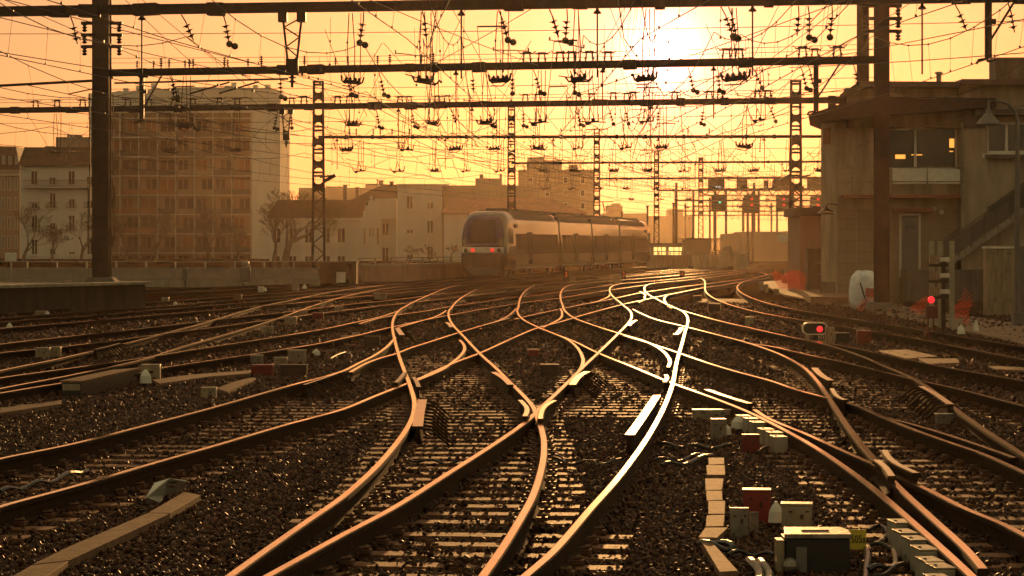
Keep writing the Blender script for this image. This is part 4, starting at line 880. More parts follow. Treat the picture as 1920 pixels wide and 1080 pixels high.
# long low house with the stepped gable, behind the big bare tree
Y = 330; q = lambda px, py: Q(px, py, Y)
t = bld('stepped_gable_house', 'long low house with dark roof and stepped gable left of the white block', 'house', 505, 684, 411, Y, M_stucco_far, 10)
m = MB(); m.prism([q(500, 409), q(676, 409), q(690, 374.5), q(520, 375)], (0, 9, 0)); m.prism([q(655, 374) + Vector((0, 3, 0)), q(755, 374) + Vector((0, 3, 0)), q(755, 346) + Vector((0, 3, 0)), q(716, 344) + Vector((0, 3, 0))], (0, 8, 0)); rf = m.build('roof', M_roof, t)
for x, y0, y1, w_ in ((644, 376, 345, 7), (667, 372, 350, 6), (705, 360, 318+17, 1.5), (712, 346, 337, 8), (732, 347, 339, 7)):
    m = MB(); m.bbox(q(x-w_/2,0).x, q(x+w_/2,0).x, Y + 3, Y + 3.8, q(0,y0).z, q(0,y1).z); m.bbox(q(x-w_/2-1,0).x, q(x+w_/2+1,0).x, Y + 2.9, Y + 3.9, q(0,y1+2).z, q(0,y1).z); m.build('chimney', M_roof, rf)
m = MB(); st = [(676, 520), (676, 408), (682, 408), (682, 396), (686, 396), (686, 385), (690, 385), (690, 376), (694, 376), (694, 368), (698, 368), (698, 374), (712, 388), (712, 402), (716, 402), (716, 520)]
m.prism([q(x, y) + Vector((0, -.6, 0)) for x, y in st], (0, 5, 0)); m.build('stepped_gable', M_stucco_far, t)
m = MB(); m.bbox(q(703,0).x, q(744.5,0).x, Y - .3, Y + 6, GZ, q(0, 372).z); m.bbox(q(712,0).x, q(744.5,0).x, Y - 1.2, Y - .31, q(0, 411).z, q(0, 404).z); m.bbox(q(500,0).x, q(675.5,0).x, Y - .5, Y - .01, q(0,414).z, q(0,409).z); m.bbox(q(500,0).x, q(675.5,0).x, Y - .25, Y - .01, q(0,467).z, q(0,464).z); m.build('wing', M_stucco_far, t)
windows(t, [(x, x + 16, 427, 456) for x in (511, 542, 571, 604, 632)] + [(x, x + 16, 479, 500) for x in (510, 541, 571, 604, 632)], Y, M_stucco_far, M_pane_far)
windows(t, [(716, 729.5, 418, 442), (716, 729.5, 463, 492)], Y - .3, M_stucco_far, M_pane_far); windows(t, [(682, 685.5, 428, 458), (693, 695.5, 428, 443), (698, 700.5, 428, 443), (706.5, 710.5, 428, 459)], Y - .6, M_dark_far, M_pane_far, sill=False, cross=False)
# white block
Y = 322; q = lambda px, py: Q(px, py, Y)
t = bld('white_block', 'plain white block with two columns of windows left of the train', 'building', 745, 829, 348, Y, M_stucco_far, 14)
m = MB(); m.bbox(q(743,0).x, q(842,0).x, Y - .5, Y + 14, q(0, 348).z + .01, q(0, 345).z); rf = m.build('roof', M_stucco_far, t)
m = MB(); m.bbox(q(829.5,0).x, q(1000,0).x, Y + 3, Y + 12, GZ, q(0, 346.5).z); m.build('rear_wing', M_dark_far, t)
windows(t, [(x, x + 13, y, y + 26) for y in (366.5, 412.5, 461) for x in (762, 800)], Y, M_stucco_far, M_pane_far, curtain=.35)
m = MB(); m.bbox(q(890,0).x, q(941,0).x, Y + 6, Y + 10, q(0, 350).z, q(0, 332).z); m.bbox(q(898,0).x, q(905,0).x, Y+6, Y+7, q(0,332).z, q(0,324).z); m.bbox(q(936,0).x, q(941,0).x, Y+6, Y+7, q(0,332).z, q(0,323).z); m.build('roof_housing', M_dark_far, rf)
# red roofed hall
Y = 315; q = lambda px, py: Q(px, py, Y)
t = bld('red_roofed_hall', 'low hall with a broad red tiled roof right behind the front of the train', 'building', 832, 1088, 400, Y, M_stucco_far, 14)
m = MB(); a, b, c, d = q(827, 400), q(1103, 400), q(1030, 369), q(846, 369)
m.add([a + Vector((0,-.6,0)), b + Vector((0,-.6,0)), b + Vector((0,14,0)), a + Vector((0,14,0)), d + Vector((0,6,0)), c + Vector((0,6,0))], [(0,1,5,4),(1,2,5),(2,3,4,5),(3,0,4),(3,2,1,0)]); m.build('roof', M_redroof, t)
windows(t, [(839, 853, 412, 437), (839, 853, 461, 485)], Y, M_stucco_far, M_stucco_far, cross=False)
# hazy tower block behind
Y = 520; q = lambda px, py: Q(px, py, Y)
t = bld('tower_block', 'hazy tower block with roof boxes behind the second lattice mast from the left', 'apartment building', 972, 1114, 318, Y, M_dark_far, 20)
m = MB(); m.bbox(q(988,0).x, q(1054,0).x, Y + 1, Y + 9, q(0, 318).z, q(0, 300).z); m.bbox(q(989,0).x, q(1020,0).x, Y + 2, Y + 7, q(0, 300).z, q(0, 294).z); m.bbox(q(1068,0).x, q(1084,0).x, Y + 2, Y + 7, q(0,318).z, q(0,308).z); m.build('roof_box', M_dark_far, t)
windows(t, [(x, x + 9, y, y + 12) for y in (332, 356, 380) for x in (990, 1022, 1056, 1088)], Y, M_stucco_far, M_pane_far, cross=False, sill=False)
# skyline masses further right and between
for i, (x0, x1, yt, Y, lab, steps) in enumerate(((560, 760, 352, 640, 'long pale city mass on the horizon above the low dark roof', [(684, 708, 344), (610, 640, 349)]), (1130, 1215, 400, 700, 'hazy skyline block with stepped top right of the pantograph', [(1140, 1168, 385), (1150, 1164, 381)]),
      (1216, 1300, 405, 820, 'faintest skyline block far behind the slim masts', [(1256, 1282, 392)]), (1385, 2050, 437, 335, 'low dark shed in the haze below the signals, lengthened out of view for the train reflection', [(1400, 1480, 434)]))):  # shed's hidden right part added so the train side mirrors something dark
    q = lambda px, py: Q(px, py, Y)
    t = thing('distant_building', lab, 'building', (q(x0, 0).x, Y, GZ), 'distant skyline buildings'); m = MB(); m.bbox(q(x0,0).x, q(x1,0).x, Y, Y + 30, GZ, q(0,yt).z); m.build('wall', M_dark_far, t)
    m = MB()
    for a, b, c in steps: m.bbox(q(a,0).x, q(b,0).x, Y + 2, Y + 20, q(0,yt).z, q(0,c).z)
    m.build('roof_box', M_dark_far, t)
# low hills closing the view
m = MB(); pts_ = []; n = 60
for i in range(n + 1):
    x = -680 + 1360 * i / n; z = 9 + 5 * math.sin(i * .33) + 3 * math.sin(i * 1.1 + 1); pts_.append((x, 960, z))
m.prism([(-680, 960, GZ)] + pts_ + [(680, 960, GZ)], (0, 25, 0)); o = m.build('hills', mat('wooded_hill', (.06, .05, .03), .9, 0, var=.4, scale=.1)); o['kind'] = 'structure'

# huts by the far bend
Y = 262; q = lambda px, py: Q(px, py, Y)
t = thing('lineside_hut', 'small flat roofed hut with two glowing windows beside the tail end of the train', 'hut', (q(1255,0).x, Y, GZ), 'huts beside the far bend')
m = MB(); m.bbox(q(1222,0).x, q(1284,0).x, Y, Y + 5, GZ, q(0, 459).z); m.build('wall', M_dark_far, t); m = MB(); m.bbox(q(1220,0).x, q(1288,0).x, Y - .4, Y + 5.2, q(0,459).z + .01, q(0, 456).z); m.build('roof', M_roof, t)
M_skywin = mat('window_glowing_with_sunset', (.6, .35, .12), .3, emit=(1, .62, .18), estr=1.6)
for a, b in ((1226, 1248), (1254, 1283)):
    m = MB(); A_, B_ = q(a, 480), q(b, 463.5); m.bbox(A_.x, B_.x, Y - .05, Y - .01, A_.z, B_.z); wn = m.build('window', M_skywin, t)
    m = MB()
    for u in (.33, .66): m.bbox(A_.x + (B_.x - A_.x)*u - .04, A_.x + (B_.x - A_.x)*u + .04, Y - .1, Y - .051, A_.z, B_.z)
    m.bbox(A_.x, B_.x, Y - .1, Y - .052, (A_.z*.45+B_.z*.55) - .03, (A_.z*.45+B_.z*.55) + .03); m.build('window_bar', M_roof, wn)
Y = 250; q = lambda px, py: Q(px, py, Y)
t = thing('lineside_hut', 'brown windowless hut with an overhanging flat roof beyond the parapet wall', 'hut', (q(1305,0).x, Y, GZ), 'huts beside the far bend')
m = MB(); m.bbox(q(1285,0).x, q(1333,0).x, Y, Y + 5, GZ, q(0, 449).z); m.build('wall', M_dark_far, t); m = MB(); m.bbox(q(1279,0).x, q(1353,0).x, Y - .6, Y + 5.4, q(0,449).z + .01, q(0, 446.5).z); m.build('roof', M_roof, t)
Y = 246; q = lambda px, py: Q(px, py, Y)
m = MB(); a, b = q(1353, 482), q(1373, 466); m.lathe(((a.x + b.x)/2, Y, GZ), [(0, (b.x-a.x)/2), (b.z - GZ, (b.x-a.x)/2), (b.z - GZ + .25, (b.x-a.x)*.3), (b.z - GZ + .3, .02)], 16); tag(m.build('water_tank', M_dark_far), 'round topped grey tank on the far side of the parapet', 'tank')
m = MB(); a, b = q(1347, 482), q(1360, 471); m.bbox(a.x, b.x, Y - 2, Y - 1.2, GZ, b.z); m.bbox(a.x - .05, b.x + .05, Y - 2.05, Y - 1.15, b.z, b.z + .06); tag(m.build('equipment_cabinet', M_conc), 'small pale cabinet standing just left of the round topped tank', 'cabinet')

# ------------------------------------------------------------------ parapet walls and fence
a = P(1228, 500, 0); 
def wallrun(name, label, pts_, ztop, m_, cap=True, rail=None):
    t = thing(name, label, 'parapet', pts_[0] + Vector((0,0,0)), 'parapets along the far side')
    for p, q_ in zip(pts_, pts_[1:]):
        d = q_ - p; a_ = math.atan2(d.y, d.x); c = (p + q_)/2; h = ztop - GZ
        m = MB(); m.box((c.x, c.y, GZ + h/2), (d.length, .3, h), a_); m.build('wall', m_, t)
        if cap: m = MB(); m.box((c.x, c.y, ztop + .05), (d.length, .42, .1), a_); m.build('coping', M_conc, t)
        if rail:
            m = MB(); n = int(d.length / 2.2)
            for i in range(n + 1): u = p + d * (i / n); m.box((u.x, u.y, ztop + .1 + rail/2), (.07, .07, rail), a_)
            m.box((c.x, c.y, ztop + .1 + rail), (d.length, .08, .06), a_); m.box((c.x, c.y, ztop + .1 + rail*.5), (d.length, .05, .04), a_); m.build('handrail', M_galv, t)
M_wallb = mat('rust_stained_parapet_wall', (.30, .17, .12), .85, 0, var=.25, scale=2)
Yw = 151.0; qx = lambda px, Y: (px - 960) * Y / F
wallrun('parapet_wall', 'rust brown parapet wall with handrail left of the train', [Vector((qx(672, 148), 148, GZ)), Vector((qx(900, 165), 165, GZ))], .72, M_wallb, rail=.35)
wallrun('parapet_wall', 'low grey parapet wall curving behind the tail end of the train', [Vector((qx(1215, 232), 232, GZ)), Vector((qx(1300, 222), 222, GZ)), Vector((qx(1385, 222), 222, GZ)), Vector((qx(1400, 227), 227, GZ))], .93, M_conc, rail=.3)
# left fence: low band, two rails, close vertical bars
Yf = 131.0; t = thing('metal_fence', 'long grey metal bar fence on a concrete band along the left side', 'fence', (qx(50, Yf), Yf, GZ)); x0, x1 = qx(-60, Yf), qx(600, Yf)
m = MB(); m.bbox(x0, x1, Yf - .1, Yf + .1, GZ, .18); m.build('concrete_band', M_conc, t)
M_fence = mat('fence_grey_paint', (.34, .30, .27), .5, .3)
m = MB(); 
for z in (1.1, .76, .26): m.bbox(x0, x1, Yf - .03, Yf + .03, z - .025, z + .025)
m.build('rail', M_fence, t)
m = MB(); n = int((x1 - x0) / .13)
for i in range(n): x = x0 + .13 * i; m.bbox(x - .016, x + .016, Yf - .015, Yf + .015, .18, .74)
o = m.build('bars', M_fence, t); o['kind'] = 'stuff'
m = MB(); m.bbox(x0 + .1, x1 - .1, Yf + .05, Yf + .07, .2, .72); m.build('infill_panel', mat('translucent_fence_panel', (.42, .34, .27), .7, 0, var=.2, scale=2), t)
n = int((x1 - x0) / 1.5)
for i in range(n + 1): x = x0 + 1.5 * i; m = MB(); m.bbox(x - .035, x + .035, Yf - .05, Yf + .05, .18, 1.1); m.build('post', M_fence, t)
# dark box structure right of the fence
t = thing('relay_cabinet', 'dark low relay cabinet with a pale panel at the foot of the left lattice mast', 'cabinet', (qx(633, 133), 133, GZ))
m = MB(); m.bbox(qx(600, 133), qx(668, 133), 133, 134.2, GZ, Q(0, 492, 133).z); m.build('cabinet_body', M_steel_dark, t, bevel=.03)
m = MB(); m.bbox(qx(631, 133), qx(648, 133), 132.94, 132.998, .0, Q(0, 510, 133).z); m.build('pale_panel', M_white, t); m = MB(); m.bbox(qx(598,133), qx(670,133), 132.9, 134.3, Q(0,492,133).z, Q(0,490,133).z); m.build('cabinet_lid', M_roof, t)
# grey box with a bag and pipe on the fence
t = thing('junction_box', 'grey junction box with a lumpy cover on top, leaning on the fence', 'junction box', (qx(460, 129), 129, GZ))
m = MB(); m.bbox(qx(450,129), qx(470,129), 128.7, 129.1, .1, .82); m.build('box_body', M_grey, t, bevel=.03); m = MB(); m.ball((qx(461,129), 128.9, .98), .2, 10, 7, 1.0); m.ball((qx(464,129), 128.9, .85), .2, 8, 6, .5); m.build('lumpy_cover', M_galv, t)
m = MB(); m.tube([(qx(456,129), 128.6, .12), (qx(457,129), 128.5, 0), (qx(466,129), 128.4, -.15)], .035, 6); m.build('pipe', M_steel_dark, t)
t = thing('junction_box', 'narrow grey box at the fence between left mast and lumpy box', 'junction box', (qx(347, 130), 130, GZ))
m = MB(); m.bbox(qx(343,130), qx(352,130), 129.8, 130, .15, .78); m.build('box_body', M_grey, t, bevel=.02); m = MB(); m.tube([(qx(347,130), 129.9, .15), (qx(349,130), 129.8, -.18)], .03, 6); m.build('pipe', M_steel_dark, t)
t = thing('notice_board', 'small pale square board on a thin post at the left edge', 'sign', (qx(20, 128), 128, GZ)); m = MB(); m.bbox(qx(9,128), qx(31,128), 128, 128.06, Q(0,490,128).z, Q(0,474,128).z); m.build('board', M_white, t, bevel=.05); m = MB(); m.tube([(qx(20,128), 128.08, GZ), (qx(20,128), 128.08, 1.5)], .03, 6); m.build('post', M_fence, t)

# ------------------------------------------------------------------ bare trees
def tree(px, ybase, ytop, Y, spread, seed, label, r0=.22, depth=6):
    rr = random.Random(seed); b = Q(px, ybase, Y); b.z = GZ - .1; H = Q(px, ytop, Y).z - GZ
    t = thing('bare_tree', label, 'tree', b, 'bare winter trees'); trunk = MB(); crown = MB()
    def grow(p, d, L_, r, k, mb):
        n = 3; pts_ = [p.copy()]; rs = [r]
        for i in range(n):
            d = (d + Vector((rr.gauss(0, .12), rr.gauss(0, .12), rr.gauss(.05, .06)))).normalized(); pts_.append(pts_[-1] + d * L_/n); rs.append(max(.015, r * (1 - .35 * (i+1)/n)))
        mb.tube(pts_, rs, 5 if k < 2 else 3, caps=False)
        if k >= depth: return
        for j in range(3 if k < 4 else 2 + (rr.random() < .5)):
            ax = Vector((rr.gauss(0,1), rr.gauss(0,.8), rr.gauss(0,.4))).normalized(); nd = (d + ax * spread * rr.uniform(.5, 1.1)).normalized()
            grow(pts_[rr.choice((2, 3, 3))], nd, L_ * rr.uniform(.66, .84), rs[-1] * rr.uniform(.6, .78), k + 1, crown)
    grow(b, Vector((0, 0, 1)), H * .29, r0, 0, trunk)
    trunk.build('trunk', M_bark, t); crown.build('crown', M_bark, t)
tree(535, 490, 322, 235, .75, 3, 'largest bare tree, with forked trunk right of the apartment slab', .42, 7)
tree(515, 490, 380, 240, .7, 9, 'smaller bare tree leaning left at the foot of the end wall', .26, 6)
for i, (px, yt, lab) in enumerate(((390, 380, 'bare tree in front of the slab nearest its middle'), (290, 385, 'bare tree before the slab two widths right of the left mast'), (235, 395, 'bare tree before the slab just right of the left mast'), (150, 385, 'bare tree in front of the town house close to the left mast'), (45, 380, 'bare tree at the left corner of the town house'), (100, 420, 'low bare tree before the middle of the town house'), (445, 405, 'bare tree before the right part of the slab'))):
    tree(px, 500, yt, 300, .72, 20 + i, lab, .24, 6)
for i, px in enumerate((770, 805, 845)): tree(px, 490, 452, 300, .9, 40 + i, ['low bare shrub left below the white block windows', 'low bare shrub centred below the white block', 'low bare shrub nearest the train below the white block'][i], .08, 5)

# ------------------------------------------------------------------ signal box building at the right
Y = 97.0; q = lambda px, py, d=0: Q(px, py, Y) + Vector((0, d, 0)); X = lambda px: (px - 960) * Y / F; Z = lambda py: CAMZ - (py - HY) * Y / F
M_box = mat('signal_box_render', (.37, .29, .21), .85, 0, var=.3, scale=1.6, bump=.25)
M_boxst = mat('signal_box_stone_blocks', (.25, .18, .125), .85, 0, var=.2, scale=3, bump=.3)
def brickify(m):
    n = m.node_tree.nodes; l = m.node_tree.links; g_ = n.new('ShaderNodeNewGeometry'); mp = n.new('ShaderNodeMapping'); mp.inputs['Rotation'].default_value = (R(90), 0, 0)
    bt = n.new('ShaderNodeTexBrick'); bt.inputs['Scale'].default_value = 1; bt.inputs['Brick Width'].default_value = .9; bt.inputs['Row Height'].default_value = .42; bt.inputs['Mortar Size'].default_value = .012
    bt.inputs['Color1'].default_value = (.29, .215, .155, 1); bt.inputs['Color2'].default_value = (.25, .185, .13, 1); bt.inputs['Mortar'].default_value = (.19, .14, .10, 1)
    l.new(g_.outputs['Position'], mp.inputs[0]); l.new(mp.outputs[0], bt.inputs[0]); l.new(bt.outputs[0], n['Principled BSDF'].inputs['Base Color'])
brickify(M_boxst)
t = thing('signal_box', 'two storey signal box building with overhanging flat roof and glazed upper room', 'signal box', (X(1700), Y, GZ))
z_flr = Z(392); zt = Z(228)
m = MB(); m.bbox(X(1573), X(1800), Y + .3, Y + 1.2, GZ, z_flr); m.bbox(X(1640), X(1800), Y + 1.2, Y + 8, GZ, z_flr); m.build('lower_wall', M_boxst, t)
# canted left end, lit by the low sun
m = MB(); pA = Vector((X(1573), Y + .3, 0)); pB = Vector((X(1550), Y + 1.8, 0))
m.prism([(pA.x, pA.y, .05), (pB.x, pB.y, .05), (pB.x + .95, Y + 8.0, .05), (pA.x + 1.5, Y + 7.9, .05)], (0, 0, zt - .05)); m.build('end_bay', M_box, t)
m = MB(); m.prism([(pA.x + .02, pA.y - .04, GZ), (pB.x - .03, pB.y - .03, GZ), (pB.x + .92, Y + 8.05, GZ), (pA.x + 1.5, Y + 7.95, GZ)], (0, 0, .75)); m.build('plinth', M_conc_d, t)
# upper wall around the big window opening (1668-1796 x 238-316)
m = MB()
for (u0, u1, v0, v1) in ((1573, 1667, 228, 392), (1797, 1800, 228, 392), (1667, 1797, 228, 238), (1667, 1797, 317, 392)): m.bbox(X(u0), X(u1), Y + .31, Y + .55, Z(v1), Z(v0))
m.bbox(X(1660), X(1800), Y + 7.6, Y + 8, z_flr, zt); m.bbox(X(1640), X(1799.8), Y + .56, Y + 7.6, z_flr, z_flr + .12); m.build('upper_wall', M_box, t)
m = MB(); zs_ = (Z(317), Z(238))
for u0, u1, v0, v1 in ((1667, 1797, 238, 242), (1667, 1797, 313, 317), (1667, 1670, 242, 313), (1794, 1797, 242, 313), (1717, 1721.5, 242, 313)): m.bbox(X(u0), X(u1), Y + .36, Y + .46, Z(v1), Z(v0))
wf_ = m.build('window_frame', M_white, t)
m = MB(); m.bbox(X(1670), X(1794), Y + .47, Y + .49, Z(313), Z(242)); gm_ = mat('signal_room_glass', (.03, .022, .016), .06, 0, spec=.6); m.build('pane', gm_, wf_)
for a, b, c, d in ((1682, 1701, 289, 297), (1712, 1733, 288.5, 290.5), (1784, 1793, 259, 276), (1784, 1791, 282, 284)):
    m = MB(); m.bbox(X(a), X(b), Y + .455, Y + .468, Z(d), Z(c)); m.build('lit_screen', M_winlit, wf_)
# roof: lower overhanging slab with hipped edge, then the upper storey block
m = MB(); pl = [(X(1512), Y - 1.0), (X(1858), Y - 1.2), (X(1858), Y + 9), (X(1505), Y + 9)]
pl2 = [(X(1560), Y - .2), (X(1840), Y - .2), (X(1840), Y + 8), (X(1560), Y + 8)]; z1, z2 = Z(206), Z(190)
m.prism([(X(1540), Y - 1.1, Z(229)), (X(1858), Y - 1.1, Z(203)), (X(1858), Y - 1.1, Z(187)), (X(1640), Y - 1.1, Z(184)), (X(1575), Y - 1.1, Z(196)), (X(1509), Y - 1.1, Z(217))], (1.1, 9, 0)); m.build('eaves', M_steel_dark, t)
m = MB(); m.bbox(X(1588), X(1845), Y - .3, Y + .3, Z(240), Z(207)); m.build('soffit_band', M_conc_d, t)
m = MB(); m.bbox(X(1650), X(1802), Y + .8, Y + 8, Z(207), Z(162)); m.bbox(X(1592), X(1650), Y + .8, Y + 1.6, Z(207), Z(162)); m.bbox(X(1802.2), X(2000), Y + .5, Y + 8, Z(215), Z(158)); m.build('attic_wall', M_box, t)
m = MB(); m.prism([(X(1572), Y, Z(186)), (X(1575), Y, Z(177)), (X(1612), Y, Z(152)), (X(1800), Y, Z(153)), (X(1801), Y - .02, Z(164)), (X(1625), Y, Z(163))], (1.1, 8.2, 0)); m.bbox(X(1801), X(2000), Y - .3, Y + 8.2, Z(159), Z(149)); rf = m.build('roof', M_roof, t)
m = MB(); m.bbox(X(1896), X(1990), Y + 3, Y + 4.5, Z(150), Z(98)); m.bbox(X(1892), X(1994), Y + 2.9, Y + 4.6, Z(101), Z(97)); m.build('chimney', M_conc_d, rf); m = MB(); m.tube([(X(1785), Y + 3, Z(152)), (X(1785), Y + 3, Z(128))], .1, 8); m.lathe((X(1785), Y + 3, Z(129)), [(0, .16), (.06, .16), (.1, .05)], 8); m.build('vent_pipe', M_galv, rf)
# balcony below the glazed room
m = MB(); m.bbox(X(1578), X(1797), Y - .6, Y + .29, Z(372), Z(366)); m.build('balcony_slab', M_redroof, t)
m = MB(); m.bbox(X(1668), X(1796), Y - .5, Y - .46, Z(345), Z(318)); m.build('balcony_panel', M_white, t)
m = MB()
for z in (Z(315), Z(341)): m.tube([(X(1594), Y - .5, z), (X(1805), Y - .5, z)], .025, 6); m.tube([(X(1594), Y - .5, z), (X(1580), Y + .3, z)], .025, 6)
for px in (1594, 1639, 1668, 1735, 1797): m.tube([(X(px), Y - .52, Z(367)), (X(px), Y - .52, Z(315))], .025, 6)
m.build('balcony_railing', M_galv, t)
# door, its canopy and step landing
m = MB(); m.bbox(X(1688), X(1728), Y + .2, Y + .299, Z(520), Z(400)); fr = m.build('door_frame', M_white, t); m = MB(); m.bbox(X(1692), X(1723), Y + .12, Y + .199, Z(508), Z(404)); dr_ = m.build('door', M_grey, t)
m = MB(); m.bbox(X(1696), X(1718), Y + .09, Y + .119, Z(428), Z(409)); m.build('door_glass', M_glass, dr_)
m = MB(); m.bbox(X(1676), X(1748), Y - .3, Y + .299, Z(397), Z(391)); m.build('canopy', M_redroof, t)
m = MB(); m.bbox(X(1690), X(1960), Y - 1.4, Y + .29, GZ, Z(505)); m.build('landing', M_conc_d, t)
# right wing
m = MB(); m.bbox(X(1800.5), X(1850), Y - .2, Y + 8, GZ, Z(214)); m.build('stair_tower_wall', M_box, t)
m = MB(); m.bbox(X(1850.5), X(2010), Y + .1, Y + 8, GZ, Z(216)); m.build('wing_wall', M_box, t)
windows(t, [(1846+2, 1925, 229, 288)], Y + .1, M_white, M_glass); m = MB(); m.bbox(X(1845), X(2005), Y - .25, Y + .09, Z(298), Z(290)); m.bbox(X(1820), X(2005), Y - .9, Y + .09, Z(218), Z(207)); m.build('ledge', M_conc_d, t)
m = MB(); m.tube([(X(1801), Y - .3, Z(230)), (X(1801), Y - .3, Z(356)), (X(1803), Y - .3, Z(362)), (X(1803), Y - .3, Z(470))], .05, 6); m.tube([(X(1607), Y + .25, Z(392)), (X(1607), Y + .25, Z(482))], .02, 5); m.build('drain_pipe', M_conc, t)
m = MB(); m.bbox(X(1553), X(1571), Y + .1, Y + .25, 0, 0) if False else None
pm = (pA + pB) / 2; m = MB(); m.box((pm.x - .12, pm.y - .12, Z(253)), (.52, .05, .62), math.atan2(pA.y - pB.y, pA.x - pB.x)); nb = m.build('name_board', M_redroof, t)
# outside stairs
m = MB(); a = Vector((X(1765), Y - .9, Z(500))); b = Vector((X(1960), Y - .9, Z(362)))
for dy in (0, .9): m.prism([(a.x, a.y + dy, a.z - .12), (b.x, b.y + dy, b.z - .12), (b.x, b.y + dy, b.z + .16), (a.x, a.y + dy, a.z + .16)], (0, .05, 0))
for i in range(15): p = a.lerp(b, i/15); m.bbox(p.x - .12, p.x + .16, p.y + .051, p.y + .899, p.z - .02, p.z + .02)
stp = m.build('stair_flight', M_galv, t)
m = MB()
for dy in (0, .9):
    for h in (.95, .85): m.tube([a + Vector((0, dy, h)), b + Vector((0, dy, h))], .025, 6)
    for i in range(9): p = a.lerp(b, i/8); m.tube([p + Vector((0, dy, 0)), p + Vector((0, dy, .95))], .02, 5)
m.prism([(a.x, a.y + .02, a.z + .2), (b.x, b.y + .02, b.z + .2), (b.x, b.y + .02, b.z + .8), (a.x, a.y + .02, a.z + .8)], (0, .012, 0)); m.build('stair_railing', mat('mesh_stair_panel', (.12, .10, .085), .6, .3), stp)
m = MB(); m.tube([(X(1571), Y + .2, Z(384)), (X(1560), Y - .1, Z(382)), (X(1550), Y - .3, Z(383)), (X(1548), Y - .3, Z(388))], .03, 6); m.lathe((X(1547), Y - .35, Z(388)), [(0, .04), (.08, .1), (.2, .30), (.26, .34), (.27, .3)], 14, axis=(0, 0, -1)); m.build('wall_lamp', M_steel_dark, t)
m = MB(); m.box((X(1754), Y + .28, Z(391)), (.14, .1, .14)); m.ball((X(1766), Y + .2, Z(398)), .11, 10, 6); m.build('wall_lamp', M_white, t)
# annex hut left of it
Y2 = 112.0; X2 = lambda px: (px - 960) * Y2 / F; Z2 = lambda py: CAMZ - (py - HY) * Y2 / F
t = thing('annex_hut', 'narrow rendered annex with flat dark roof between lattice mast and signal box', 'hut', (X2(1525), Y2, GZ))
m = MB(); m.bbox(X2(1500), X2(1562), Y2, Y2 + 5, GZ, Z2(405)); m.build('wall', mat('annex_render', (.36, .22, .16), .85, 0, var=.15, scale=2), t); m = MB(); m.bbox(X2(1492), X2(1566), Y2 - .5, Y2 + 5, Z2(405), Z2(389)); m.build('roof', M_roof, t)
t = thing('metal_locker', 'tall brown metal locker with handles at the foot of the annex', 'cabinet', (X2(1532), Y2 - 6, GZ)); Y3 = 106.0; X3 = lambda px: (px - 960) * Y3 / F; Z3 = lambda py: CAMZ - (py - HY) * Y3 / F
m = MB(); m.bbox(X3(1514), X3(1549), Y3, Y3 + .8, GZ, Z3(466)); m.build('locker_body', M_conc_d, t, bevel=.02)
m = MB(); m.bbox(X3(1533), X3(1541), Y3 - .06, Y3 - .01, Z3(494), Z3(491)); m.bbox(X3(1533), X3(1541), Y3 - .06, Y3 - .01, Z3(515), Z3(513)); m.build('handle', M_galv, t)

# ------------------------------------------------------------------ right side: path, kerb, cabinet, lamp post, bags, netting, posts
M_path = mat('sandy_path', (.22, .12, .07), .8, 0, var=.3, scale=1.5, bump=.5, bscale=18)
m = MB(); pp = [(1420, 528), (1500, 524), (1600, 545), (1700, 575), (1935, 610), (1935, 648), (1800, 618), (1690, 596), (1580, 574), (1470, 552)]
m.prism([P(x, y, -.13) for x, y in pp], (0, 0, -.2)); o = m.build('path', M_path); o['kind'] = 'structure'
m = MB(); m.prism([P(x, y, .12) for x, y in [(1500, 541), (1560, 542), (1610, 552), (1590, 557), (1520, 556)]], (0, 0, -.5)); tag(m.build('concrete_ramp', M_path), 'flat sunlit concrete slab beside the orange netting', 'slab')
yc = 77.0; xc = lambda px: (px - 960) * yc / F; zc = lambda py: CAMZ - (py - HY) * yc / F
t = thing('switch_cabinet', 'large beige two door cabinet standing right of the orange netting cone', 'cabinet', (xc(1877), yc, GZ))
m = MB(); m.bbox(xc(1849), xc(1907), yc, yc + .5, GZ, zc(466)); m.build('cabinet_body', M_beige, t, bevel=.01)
for a, b in ((1850, 1877.3), (1878.3, 1906)): m = MB(); m.bbox(xc(a), xc(b), yc - .03, yc - .001, -.02, zc(469)); dd = m.build('door', M_beige, t, bevel=.004); m = MB(); [m.bbox(xc((a+b)/2 - 5), xc((a+b)/2 + 5), yc - .036, yc - .0301, zc(y) - .006, zc(y) + .006) for y in (474, 476.5, 562, 564.5)]; m.build('vent_slot', M_steel_dark, dd)
m = MB(); m.bbox(xc(1847), xc(1909), yc - .06, yc + .55, zc(466), zc(462)); m.build('cabinet_lid', M_white, t); m = MB(); m.bbox(xc(1875), xc(1890), yc - .05, yc - .031, zc(527), zc(512)); m.build('plate', M_beige, t)
t = thing('switch_cabinet', 'pale cabinet cut off by the right edge behind the lamp post', 'cabinet', (xc(1930), yc + 3, GZ)); m = MB(); m.bbox(xc(1920), xc(1990), yc + 3, yc + 3.5, GZ, zc(462)); m.build('cabinet_body', M_grey, t, bevel=.01)
yl = 67.0; xl = lambda px: (px - 960) * yl / F; zl = lambda py: CAMZ - (py - HY) * yl / F
t = thing('lamp_post', 'curved lamp post with a bell shaped shade in front of the signal box', 'lamp post', (xl(1907), yl, GZ))
m = MB(); m.tube([(xl(1907), yl, GZ), (xl(1907), yl, zl(400)), (xl(1908), yl, zl(230)), (xl(1903), yl, zl(208)), (xl(1890), yl, zl(194)), (xl(1870), yl, zl(189)), (xl(1854), yl, zl(189)), (xl(1853), yl, zl(205))], [.07, .07, .05, .045, .04, .04, .04, .04], 8); m.bbox(xl(1898), xl(1921), yl - .15, yl + .15, GZ, zl(586)); m.build('pole', M_grey, t)
